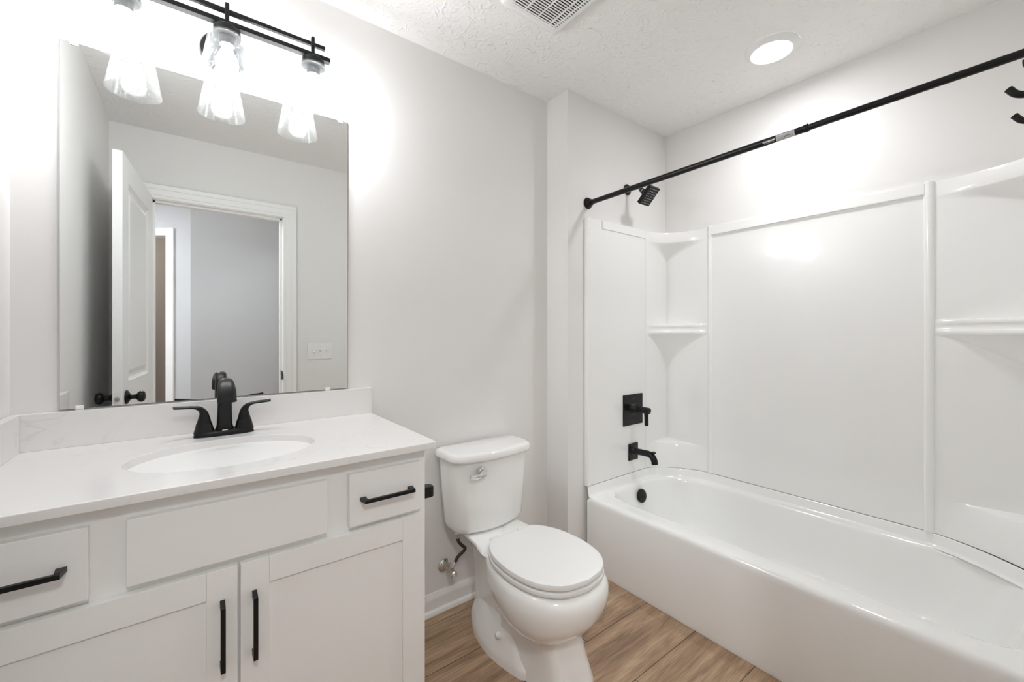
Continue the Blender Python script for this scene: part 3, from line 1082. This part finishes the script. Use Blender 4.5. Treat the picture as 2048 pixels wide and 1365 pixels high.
b = BM(); loft(b, [seat_loop(0.3862, 0.011), seat_loop(0.3885, 0.0030), seat_loop(0.3960, 0.0015), seat_loop(0.4055, 0.004), seat_loop(0.4075, 0.010), seat_loop(0.4085, 0.022)])
obj('seat_lid', b, M['seat'], to, sharp=50)
for s in (-1, 1):
    b = BM(); box(b, (TX + s * 0.07 - 0.022, -0.308, 0.374), (TX + s * 0.07 + 0.022, -0.270, 0.396), 0.006, 3)
    obj('seat_hinge', b, M['seat'], to)
    b = BM(); box(b, (TX + s * 0.10 - 0.012, -0.63, 0.382), (TX + s * 0.10 + 0.012, -0.60, 0.3866), 0.001); obj('lid_bumper', b, M['plastic'], to)

# ------------------------------------------------------------------ water shut-off valve + supply hose
sv = thing('water_shutoff_valve', 'chrome water shut-off valve with dark braided hose on wall beside the toilet', 'valve', (1.265, 0, 0.186))
b = BM(); lathe(b, [(0, 0), (0.031, 0), (0.030, 0.004), (0.022, 0.010), (0.012, 0.014), (0.0, 0.014)], (1.265, -0.001, 0.186), (0, -1, 0), n=36); obj('escutcheon', b, M['chrome'], sv)
b = BM(); tube(b, [(1.265, -0.012, 0.186), (1.265, -0.075, 0.184)], 0.0075); lathe(b, [(0, 0), (0.0105, 0), (0.0105, 0.028), (0, 0.028)], (1.265, -0.052, 0.185), (0, -1, 0), n=20)
tube(b, [(1.265, -0.066, 0.185), (1.268, -0.068, 0.208)], 0.007); obj('valve_body', b, M['brass'], sv)
b = BM(); lathe(b, [(0, 0), (0.006, 0), (0.015, 0.003), (0.016, 0.010), (0.013, 0.015), (0, 0.016)], (1.265, -0.080, 0.184), (0, -1, 0), n=8); obj('valve_handle', b, M['chrome'], sv)
hp = cr([(1.268, -0.068, 0.205), (1.278, -0.069, 0.222), (1.295, -0.072, 0.246), (1.318, -0.076, 0.262), (1.324, -0.080, 0.276), (1.308, -0.085, 0.293), (1.285, -0.092, 0.320), (1.276, -0.098, 0.345), (1.275, -0.100, 0.366)], 6)
b = BM(); tube(b, hp, 0.0070, 12); obj('supply_hose', b, M['braid'], sv)
for i in (0, len(hp) - 1):
    d = (hp[1] - hp[0]) if i == 0 else (hp[-2] - hp[-1])
    b = BM(); lathe(b, [(0, -0.004), (0.0085, -0.004), (0.0085, 0.014), (0.0065, 0.022), (0, 0.022)], hp[i] + d.normalized() * 0.004, d, n=12); obj('hose_nut', b, M['chrome'], sv)
b = BM(); lathe(b, [(0, 0.362), (0.0125, 0.362), (0.0125, 0.378), (0, 0.378)], (1.275, -0.100, 0), n=12); obj('tank_nut', b, M['plastic'], sv)

# ------------------------------------------------------------------ toilet paper holder (on the vanity side)
tp = thing('toilet_paper_holder', 'black toilet paper holder arm sticking out from the vanity side', 'toilet paper holder', (VW, -0.45, 0.70))
b = BM(); box(b, (VW - 0.001, -0.475, 0.695), (VW + 0.010, -0.425, 0.745), 0.002); obj('mounting_plate', b, M['black'], tp)
b = BM()
prism(b, [(VW + 0.008, -0.470), (VW + 0.008, -0.430), (VW + 0.050, -0.438), (VW + 0.061, -0.446), (VW + 0.064, -0.458), (VW + 0.062, -0.470), (VW + 0.050, -0.474)], 0.703, 0.737, 0.004)
obj('post', b, M['black'], tp)
b = BM(); box(b, (VW + 0.044, -0.445, 0.710), (VW + 0.058, -0.300, 0.728), 0.003); box(b, (VW + 0.044, -0.312, 0.710), (VW + 0.058, -0.300, 0.742), 0.003); obj('roll_arm', b, M['black'], tp)

# ------------------------------------------------------------------ bathtub
TX0, TX1 = 2.0, 2.717
TY1, TY0 = YP - 0.02, YD + 0.02      # -0.171 .. -1.67
A1, B1 = (2.50, TY1), (TX1, -0.450)
A2, B2 = (2.47, TY0), (TX1, -1.338)


def arc(A, B, C, sag, n=16):
    """curve from A to B hollowed toward corner C by sag, tangent to the two walls at its ends"""
    A, B, C = Vector(A), Vector(B), Vector(C)
    h = sag / (0.75 * (C - (A + B) / 2).length)
    P1, P2 = A.lerp(C, h), B.lerp(C, h)
    out = []
    for i in range(n + 1):
        t = i / n
        u = 1 - t
        out.append(A * u ** 3 + P1 * (3 * u * u * t) + P2 * (3 * u * t * t) + B * t ** 3)
    return out


C1, C2 = Vector((TX1, TY1)), Vector((TX1, TY0))
outline = [Vector((TX0, TY1))] + arc(A1, B1, C1, 0.055) + arc(B2, A2, C2, 0.045) + [Vector((TX0, TY0))]
tcx, tcy = 2.40, -0.92
tub = thing('bathtub', 'white alcove bathtub with smooth front apron along the right wall', 'bathtub', (tcx, tcy, 0))
TH = [math.atan2(p.y - tcy, p.x - tcx) for p in outline]
TH = sorted(TH + [-pi + 2 * pi * (i + 0.37) / 90 for i in range(90)])


def ray_poly(poly, th):
    d = Vector((cos(th), sin(th)))
    o = Vector((tcx, tcy))
    best = None
    for a, c in zip(poly, poly[1:] + poly[:1]):
        e = c - a
        den = d.x * e.y - d.y * e.x
        if abs(den) < 1e-12:
            continue
        q = a - o
        t = (q.x * e.y - q.y * e.x) / den
        s = (q.x * d.y - q.y * d.x) / den
        if t > 0 and -1e-6 <= s <= 1 + 1e-6 and (best is None or t > best):
            best = t
    return o + d * best


def inset(p, d, lx=None):
    """move towards the inside, clamped on each side of the rectangle"""
    return p


def rr_poly(x0, x1, y0, y1, rad4, n=12):
    """rounded rectangle; radii for (x0,y1),(x1,y1),(x1,y0),(x0,y0)"""
    out = []
    for (cx, cy, a0, r) in ((x0, y1, pi, rad4[0]), (x1, y1, pi / 2, rad4[1]), (x1, y0, 0, rad4[2]), (x0, y0, -pi / 2, rad4[3])):
        ox = cx + r if cx == x0 else cx - r
        oy = cy - r if cy == y1 else cy + r
        for i in range(n + 1):
            a = a0 - (pi / 2) * i / n
            out.append(Vector((ox + r * cos(a), oy + r * sin(a))))
    return out


TD = 0.368
inner_top = rr_poly(2.105, 2.694, -1.615, -0.212, (0.10, 0.26, 0.26, 0.10))
def poly_loop(poly, z):
    return [(*ray_poly(poly, t), z) for t in TH]
rect = lambda dx: [Vector((TX0 + dx, TY1)), Vector((TX1, TY1)), Vector((TX1, TY0)), Vector((TX0 + dx, TY0))]
def outl(dx):
    o2 = [v.copy() for v in outline]
    o2[0].x += dx; o2[-1].x += dx
    return o2
loops = [poly_loop(outl(0.004), 0.001), poly_loop(outl(0.0), 0.02), poly_loop(outl(-0.002), 0.335), poly_loop(outl(0.0), 0.350), poly_loop(outl(0.004), 0.360), poly_loop(outl(0.011), 0.366), poly_loop(outl(0.020), TD)]
def shrink(poly, d):
    c = Vector((tcx, tcy))
    out = []
    n = len(poly)
    for i in range(n):
        t = (poly[(i + 1) % n] - poly[i - 1])
        nrm = Vector((-t.y, t.x)).normalized()
        if nrm.dot(c - poly[i]) < 0:
            nrm = -nrm
        out.append(poly[i] + nrm * d)
    return out
for d, z in ((-0.012, TD), (-0.004, TD - 0.003), (0.002, TD - 0.010), (0.005, TD - 0.022)):
    loops.append(poly_loop(shrink(inner_top, d), z))
basin_levels = [
    (2.125, 2.680, -1.590, -0.235, (0.10, 0.25, 0.25, 0.10), 0.28),
    (2.140, 2.668, -1.555, -0.255, (0.11, 0.23, 0.23, 0.11), 0.18),
    (2.160, 2.650, -1.520, -0.275, (0.12, 0.21, 0.22, 0.12), 0.10),
    (2.185, 2.625, -1.490, -0.300, (0.12, 0.18, 0.2, 0.12), 0.075),
    (2.23, 2.58, -1.43, -0.36, (0.1, 0.14, 0.14, 0.1), 0.062),
]
for x0, x1, y0, y1, rd, z in basin_levels:
    loops.append(poly_loop(rr_poly(x0, x1, y0, y1, rd), z))
b = BM()
loft(b, loops)
obj('tub_shell', b, M['acrylic'], tub, sharp=50)
# upstand lip that meets the wall surround
b = BM()
wall_line = [Vector((TX0 + 0.0005, TY1))] + arc(A1, B1, C1, 0.055) + arc(B2, A2, C2, 0.045) + [Vector((TX0 + 0.0005, TY0))]
def offs(line, d):
    out = []
    for i, p in enumerate(line):
        a, c = line[max(0, i - 1)], line[min(len(line) - 1, i + 1)]
        t = (c - a).normalized()
        nrm = Vector((t.y, -t.x))
        if nrm.dot(Vector((tcx, tcy)) - p) < 0:
            nrm = -nrm
        out.append(p + nrm * d)
    return out
L1 = [[(*p, z) for p in offs(wall_line, d)] for d, z in ((0.018, TD - 0.002), (0.011, TD + 0.004), (0.007, TD + 0.012), (0.004, 0.412), (0.001, 0.4175), (-0.006, 0.4175))]
loft(b, L1, False, False, closed=False)
obj('wall_flange', b, M['acrylic'], tub, sharp=60)
b = BM(); ox, oz = 2.370, 0.306
od = Vector((0, -1, 0.18)).normalized()
oc = Vector((ox, -0.2345, oz))
lathe(b, [(0, 0), (0.036, 0), (0.037, 0.005), (0.035, 0.010), (0.028, 0.012), (0, 0.0125)], oc, od, n=40)
ovf = obj('overflow_cover', b, M['black'], tub); ovf['label'] = 'round black overflow cover'
b = BM(); lathe(b, [(0, 0), (0.004, 0), (0.004, 0.002), (0, 0.0022)], oc + od * 0.0122, od, n=12); obj('cover_screw', b, M['black'], ovf)

# ------------------------------------------------------------------ tub surround
su = thing('tub_surround', 'white glossy three-wall tub surround with corner shelves above the bathtub', 'tub surround', (tcx, tcy, 0.4185))
ST0, ST1 = 0.4198, 1.8135
b = BM(); box(b, (TX0, TY1, ST0), (TX1 + 0.018, YP - 0.001, ST1), 0.0015)
box(b, (TX0 - 0.001, TY1 - 0.006, ST0), (TX0 + 0.022, YP - 0.001, ST1 + 0.002), 0.006, 3)
box(b, (2.115, TY1 - 0.005, 1.770), (A1[0] - 0.004, TY1 + 0.002, ST1), 0.0015)
obj('head_wall_panel', b, M['acrylic'], su)
b = BM(); box(b, (TX0, YD + 0.001, ST0), (TX1 + 0.018, TY0, ST1), 0.0015)
box(b, (TX0 - 0.001, YD + 0.001, ST0), (TX0 + 0.022, TY0 + 0.006, ST1 + 0.002), 0.006, 3)
box(b, (2.115, TY0 - 0.002, 1.770), (A2[0] - 0.004, TY0 + 0.005, ST1), 0.0015)
obj('foot_wall_panel', b, M['acrylic'], su)
b = BM(); box(b, (TX1, TY0, ST0), (XR - 0.001, TY1, ST1), 0.0015)
prism(b, [(TX1 + 0.002, 1.768), (TX1 - 0.008, 1.769), (TX1 - 0.010, 1.772), (TX1 - 0.010, ST1 - 0.002), (TX1 - 0.003, ST1), (TX1 + 0.002, ST1)], B2[1] + 0.012, B1[1] - 0.008, axis='y')
obj('long_wall_panel', b, M['acrylic'], su)


# vertical half-round ribs
def rib(x, y, r, along, name='rib'):
    b = BM()
    sec_ = [(r * cos(pi * i / 10), r * 0.75 * sin(pi * i / 10)) for i in range(11)] + [(-r, -0.003), (r, -0.003)]
    lo = []
    for z, k in ((ST0 + 0.0005, 1), (ST1 + 0.001, 1), (ST1 + 0.005, 0.8)):
        if along == 'x':
            lo.append([(x + s * k, y - d * k, z) for s, d in sec_])
        elif along == 'X':
            lo.append([(x + s * k, y + d * k, z) for s, d in sec_])
        else:
            lo.append([(x - d * k, y + s * k, z) for s, d in sec_])
    loft(b, lo)
    return obj(name, b, M['acrylic'], su)


rib(A1[0], TY1, 0.007, 'x')
rib(TX1, B1[1] + 0.003, 0.0125, 'y')
rib(TX1, B2[1], 0.016, 'y')
rib(A2[0], TY0, 0.010, 'X')


def corner_sec(A, B, C, sag, k, kx=None):
    """closed polygon of the corner section scaled toward C by k"""
    C_ = Vector(C)
    pts = [C_ + (Vector(p) - C_) * k for p in arc(A, B, C, sag)]
    return pts + [C_]


def corner_unit(A, B, C, name_prefix):
    out = []
    # top shelf cap with curved front and tapering underside
    b = BM()
    lo = []
    for z, k in ((ST1 + 0.0005, 0.985), (ST1 - 0.002, 1.0), (1.758, 1.0), (1.754, 0.985), (1.745, 0.90), (1.725, 0.66), (1.70, 0.40), (1.675, 0.18), (1.655, 0.03)):
        lo.append([(p.x, p.y, z) for p in corner_sec(A, B, C, 0.085, k)])
    loft(b, lo)
    obj('top_shelf', b, M['acrylic'], su, sharp=50)
    # middle shelf with two rolled ridges on its front
    b = BM()
    lo = []
    for z, k in ((1.268, 0.90), (1.267, 0.955), (1.262, 0.975), (1.256, 0.980), (1.249, 0.972), (1.246, 0.955), (1.230, 0.955), (1.227, 0.975), (1.222, 0.995), (1.214, 0.998), (1.207, 0.985), (1.204, 0.95), (1.198, 0.88), (1.17, 0.66), (1.12, 0.40), (1.06, 0.20), (1.0, 0.06), (0.985, 0.02)):
        lo.append([(p.x, p.y, z) for p in corner_sec(A, B, C, 0.060, k)])
    loft(b, lo)
    obj('middle_shelf', b, M['acrylic'], su, sharp=50)
    # low ledge: face fills the corner down to the tub rim
    b = BM()
    lo = []
    for z, k, sg in ((0.4198, 0.998, 0.055), (0.45, 0.978, 0.056), (0.48, 0.952, 0.057), (0.51, 0.918, 0.058), (0.532, 0.875, 0.06), (0.545, 0.838, 0.06), (0.5535, 0.812, 0.06), (0.5585, 0.79, 0.06), (0.561, 0.765, 0.06), (0.566, 0.4, 0.06), (0.571, 0.03, 0.06)):
        lo.append([(p.x, p.y, z) for p in corner_sec(A, B, C, sg, k)])
    loft(b, lo)
    obj('corner_ledge', b, M['acrylic'], su, sharp=50)


corner_unit(A1, B1, C1, 'head')
corner_unit(A2, B2, C2, 'foot')

# ------------------------------------------------------------------ shower valve
SVX, SVZ = 2.3765, 0.7785
YT = TY1
vv = thing('shower_valve', 'black square shower valve trim with lever handle on the tub surround', 'shower valve', (SVX, YT, SVZ - 0.085))
b = BM(); box(b, (SVX - 0.087, YT - 0.008, SVZ - 0.087), (SVX + 0.087, YT - 0.0003, SVZ + 0.087), 0.003); obj('trim_plate', b, M['black'], vv)
b = BM(); lathe(b, [(0, 0), (0.038, 0.0), (0.034, 0.004), (0.026, 0.012), (0.0205, 0.022), (0.0185, 0.034), (0.018, 0.098), (0.0165, 0.104), (0.0, 0.1045)], (SVX, YT - 0.0078, SVZ + 0.006), (0, -1, 0), n=36); hub = obj('handle_hub', b, M['black'], vv)
b = BM()
tube(b, [(SVX, YT - 0.092, SVZ + 0.006), (SVX, YT - 0.093, SVZ - 0.025), (SVX, YT - 0.094, SVZ - 0.070), (SVX, YT - 0.094, SVZ - 0.078)], [(0.012, 0.013), (0.0105, 0.0105), (0.0105, 0.0105), (0.0095, 0.0095)], section=sec, up=(0, 1, 0))
obj('lever', b, M['black'], hub)
M['faintmark'] = mat('faint_grey_marking', (0.06, 0.06, 0.06), 0.5, vary=0.05)
for dx, dz, w_, h_ in ((-0.052, 0.048, 0.004, 0.004), (-0.050, 0.0, 0.003, 0.003), (-0.048, -0.028, 0.003, 0.003), (-0.050, -0.062, 0.006, 0.005), (-0.022, -0.064, 0.003, 0.003), (0.002, -0.062, 0.002, 0.012), (0.0, 0.062, 0.018, 0.004), (-0.036, 0.040, 0.010, 0.003)):
    b = BM()
    box(b, (SVX + dx - w_ / 2, YT - 0.0086, SVZ + dz - h_ / 2), (SVX + dx + w_ / 2, YT - 0.0079, SVZ + dz + h_ / 2))
    obj('dial_mark', b, M['faintmark'], vv)['label'] = 'faint grey dial marking'

# ------------------------------------------------------------------ tub spout
SPX, SPZ = 2.378, 0.5385
ts = thing('tub_spout', 'black tub spout with square plate and diverter knob below the shower valve', 'tub spout', (SPX, YT, SPZ - 0.047))
b = BM(); box(b, (SPX - 0.041, YT - 0.009, SPZ - 0.048), (SPX + 0.041, YT - 0.0003, SPZ + 0.048), 0.004); obj('spout_plate', b, M['black'], ts)
b = BM()
pp = cr([(SPX, YT - 0.006, SPZ + 0.006), (SPX, YT - 0.016, SPZ + 0.006), (SPX, YT - 0.030, SPZ + 0.006), (SPX, YT - 0.075, SPZ + 0.008), (SPX, YT - 0.108, SPZ + 0.008), (SPX, YT - 0.130, SPZ - 0.002), (SPX, YT - 0.142, SPZ - 0.022), (SPX, YT - 0.145, SPZ - 0.040)], 5)
rs = [0.030 - 0.0125 * min(1, i / 8) for i in range(len(pp))]
tube(b, pp, rs, 24)
obj('spout_body', b, M['black'], ts)
b = BM(); lathe(b, [(0, 0), (0.005, 0), (0.005, 0.012), (0.012, 0.014), (0.013, 0.018), (0.011, 0.020), (0, 0.0205)], (SPX, YT - 0.136, SPZ + 0.006), (0, -0.15, 1), n=20); obj('diverter_knob', b, M['black'], ts)

# ------------------------------------------------------------------ shower head
SHX, SHZ = 2.354, 2.032
sh = thing('showerhead', 'black rectangular shower head on an arm above the tub surround', 'shower head', (SHX, YP, SHZ - 0.03))
b = BM(); lathe(b, [(0, 0), (0.031, 0), (0.031, 0.004), (0.026, 0.009), (0.012, 0.013), (0, 0.013)], (SHX, YP - 0.0003, SHZ), (0, -1, 0), n=36); obj('flange', b, M['black'], sh)
c = Vector((SHX, -0.301, 1.955)); th_ = 0.807
Tn = Vector((0, -cos(th_), sin(th_))); Nf = Vector((0, -sin(th_), -cos(th_)))
jt = c - Nf * 0.055
b = BM(); tube(b, cr([(SHX, YP - 0.005, SHZ), (SHX, YP - 0.035, SHZ), (SHX, YP - 0.058, SHZ - 0.006), jt + Vector((0, 0.030, 0.030)), jt + Vector((0, 0.012, 0.012))], 6), 0.0095, 18); obj('shower_arm', b, M['black'], sh)
b = BM(); lathe(b, [(0, -0.020), (0.013, -0.020), (0.0135, -0.006), (0.011, -0.003), (0.011, 0.0), (0.0165, 0.003), (0.0165, 0.016), (0.013, 0.022), (0.017, 0.028), (0.022, 0.034), (0, 0.034)], jt, Nf, n=28); obj('swivel_joint', b, M['black'], sh)
b = BM(); lathe(b, [(0.0135, -0.006), (0.0142, -0.006), (0.0142, -0.003), (0.0135, -0.003)], jt, Nf, n=28, caps=False); obj('collar_ring', b, M['chrome'], sh)
HWX, HWT = 0.044, 0.0535
MH = Matrix(((1, 0, 0, c.x), (0, Tn.y, Nf.y, c.y), (0, Tn.z, Nf.z, c.z), (0, 0, 0, 1)))   # local x, T, N
b = BM(); box(b, (-HWX, -HWT, -0.022), (HWX, HWT, 0.0), 0.004, 3, mtx=MH); hd = obj('spray_head', b, M['black'], sh)
b = BM()
for r in range(7):
    for q in range(7):
        if r == 3 and q == 3:
            continue
        px, pt = (q - 3) * 0.0105, (3 - r) * 0.0135
        lathe(b, [(0, 0), (0.0024, 0), (0.0018, 0.0018), (0, 0.002)], MH @ Vector((px, pt, -0.0003)), Nf, n=8)
nz = obj('nozzles', b, M['rubber'], hd); nz['label'] = 'rows of grey rubber nozzles'

# ------------------------------------------------------------------ shower curtain rod
RX = 2.025
z_at = lambda y: 1.8925 + (y - YP) * (1.9125 - 1.8925) / (-1.6 - YP)
rod = thing('shower_curtain_rod', 'long black shower curtain rod spanning over the bathtub', 'curtain rod', (RX, (YP + YD) / 2, 1.9))
def rp(y): return Vector((RX, y, z_at(y)))
b = BM(); tube(b, [rp(YP - 0.012), rp(-1.135)], 0.0125, 28); obj('outer_tube', b, M['black'], rod)
b = BM(); tube(b, [rp(-1.13), rp(YD + 0.012)], 0.0108, 28); obj('inner_tube', b, M['black'], rod)
b = BM(); tube(b, [rp(-1.128), rp(-1.131), rp(-1.141), rp(-1.144)], [0.0128, 0.0138, 0.0138, 0.0118], 28); obj('collar', b, M['black'], rod)
for y, s in ((YP, -1), (YD, 1)):
    b = BM(); lathe(b, [(0, 0), (0.029, 0), (0.030, 0.004), (0.026, 0.009), (0.024, 0.011), (0.0245, 0.014), (0.020, 0.020), (0.0155, 0.024), (0.016, 0.030), (0.0135, 0.031), (0, 0.031)], (RX, y + s * 0.0003, z_at(y)), (0, s, 0), n=36); obj('end_flange', b, M['black'], rod)
# sticker on the tube: warning label with small print, and a white printed mark
def patch(bm, y0, y1, a0, a1, r, n=10):
    """curved patch on the rod; angles from -x axis (towards the room) up positive"""
    rows = []
    for y in (y0, y1):
        p = rp(y)
        rows.append([(p.x - r * cos(a0 + (a1 - a0) * i / n), p.y, p.z + r * sin(a0 + (a1 - a0) * i / n)) for i in range(n + 1)])
    loft(bm, rows, False, False, closed=False)
b = BM(); patch(b, -1.047, -1.1045, -2.2, 1.6, 0.01275, 20); lab = obj('warning_label', b, M['label'], rod); lab['label'] = 'silver white warning sticker'
b = BM()
for k in range(11):
    a = -1.35 + k * 0.24
    if k == 6:
        continue
    patch(b, -1.0505, -1.072, a, a + 0.07, 0.0129, 2)
    patch(b, -1.075, -1.101, a + 0.05, a + 0.11, 0.0129, 2)
for a, y0, y1 in ((0.32, -1.071, -1.090), (-0.62, -1.072, -1.090), (-0.86, -1.072, -1.076)):
    patch(b, y0, y1, a, a + 0.2, 0.01295, 2)
obj('label_print', b, M['ink'], lab)
b = BM()
random.seed(2)
y = -1.004
while y > -1.040:
    w_ = random.choice((0.0022, 0.0032, 0.0040))
    patch(b, y, y - w_, -0.62, -0.22, 0.01275, 3)
    y -= w_ + 0.0009
y = -1.008
while y > -1.038:
    w_ = random.choice((0.0012, 0.002))
    patch(b, y, y - w_, -0.92, -0.80, 0.01275, 2)
    y -= w_ + 0.0008
obj('printed_mark', b, M['whiteink'], rod)['label'] = 'small white printed lettering'

# ------------------------------------------------------------------ robe hooks on the door wall
HZ = 1.60
for HX, lbl in ((1.40, 'upper of two black robe hooks at the right edge of the photo'), (1.533, 'lower of two black robe hooks at the right edge of the photo')):
    rh = thing('robe_hook', lbl, 'robe hook', (HX, YD, HZ - 0.03), 'robe hooks on the door wall')
    b = BM(); lathe(b, [(0, 0), (0.022, 0), (0.022, 0.005), (0.018, 0.009), (0, 0.010)], (HX, YD + 0.0003, HZ + 0.012), (0, 1, 0), n=32); obj('mounting_plate', b, M['black'], rh)
    b = BM()
    tube(b, cr([(HX, YD + 0.008, HZ + 0.006), (HX, YD + 0.022, HZ + 0.000), (HX, YD + 0.042, HZ - 0.013), (HX, YD + 0.058, HZ - 0.0175), (HX, YD + 0.072, HZ - 0.013), (HX, YD + 0.081, HZ - 0.001)], 6), 0.0052, 14)
    obj('lower_prong', b, M['black'], rh)
    b = BM(); tube(b, cr([(HX, YD + 0.008, HZ + 0.018), (HX, YD + 0.030, HZ + 0.017), (HX, YD + 0.050, HZ + 0.019), (HX, YD + 0.0605, HZ + 0.027), (HX, YD + 0.0622, HZ + 0.037)], 6), 0.0052, 14); obj('upper_prong', b, M['black'], rh)

# ------------------------------------------------------------------ ceiling recessed light
RC = (2.360, -0.900)
rl = thing('recessed_light', 'round white recessed light glowing in the ceiling above the bathtub', 'light', (RC[0], RC[1], H))
b = BM(); pr_ = [(0.103, 0.0), (0.103, -0.004), (0.099, -0.008), (0.086, -0.016), (0.079, -0.019), (0.076, -0.018), (0.076, -0.012), (0.098, -0.0005)]
lathe(b, pr_ + [pr_[0]], (RC[0], RC[1], H - 0.0003), n=56, caps=False); bmesh.ops.remove_doubles(b, verts=b.verts[:], dist=1e-6); obj('trim_ring', b, M['plastic'], rl)
b = BM(); lathe(b, [(0, -0.011), (0.0765, -0.011), (0.0765, -0.0165), (0.060, -0.0185), (0, -0.0195)], (RC[0], RC[1], H), n=48); obj('lens', b, M['lens'], rl)['label'] = 'glowing round lens'

# ------------------------------------------------------------------ exhaust fan grille
GX0, GX1, GY0, GY1 = 1.268, 1.553, -0.690, -0.403
fn = thing('exhaust_fan', 'white slotted exhaust fan grille in the ceiling at the top of the picture', 'vent', ((GX0 + GX1) / 2, (GY0 + GY1) / 2, H))
b = BM()
def rl_loop(d, z, r=0.02):
    return [(p.x, p.y, z) for p in rr_poly(GX0 + d, GX1 - d, GY0 + d, GY1 - d, (max(0.004, r - d),) * 4, 6)]
ix0, ix1, iy0, iy1 = GX0 + 0.034, GX1 - 0.030, GY0 + 0.032, GY1 - 0.032
n_loop = [(p.x, p.y) for p in rr_poly(ix0, ix1, iy0, iy1, (0.003,) * 4, 6)]
loft(b, [rl_loop(0, H - 0.0003), rl_loop(0.001, H - 0.008), rl_loop(0.006, H - 0.017), rl_loop(0.014, H - 0.021), rl_loop(0.022, H - 0.022), [(x, y, H - 0.0225) for x, y in n_loop], [(x, y, H - 0.012) for x, y in n_loop]], cap0=False, cap1=False)
obj('grille_frame', b, M['plastic'], fn)
b = BM()
pitch = 0.0112
k = 0
y = iy1 - 0.012
while y > iy0 + 0.004:
    box(b, (ix0, y - 0.0056, H - 0.0225), (ix1, y, H - 0.0195), 0.0008)
    y -= pitch
box(b, (ix0, iy1 - 0.010, H - 0.0225), (ix1, iy1, H - 0.0145), 0.001)
for x in (ix0 + 0.006, ix0 + 0.060, ix0 + 0.122, ix0 + 0.184, ix1 - 0.012):
    box(b, (x - 0.003, iy0, H - 0.0222), (x + 0.003, iy1, H - 0.0185), 0.001)
obj('louvers', b, M['plastic'], fn)
b = BM(); box(b, (GX0 + 0.02, GY0 + 0.02, H - 0.006), (GX1 - 0.02, GY1 - 0.02, H - 0.0004)); obj('void_backing', b, M['dark'], fn)['label'] = 'black plate behind the slots, with the shade painted in'  # flat plate, its black colour stands for the shaded cavity
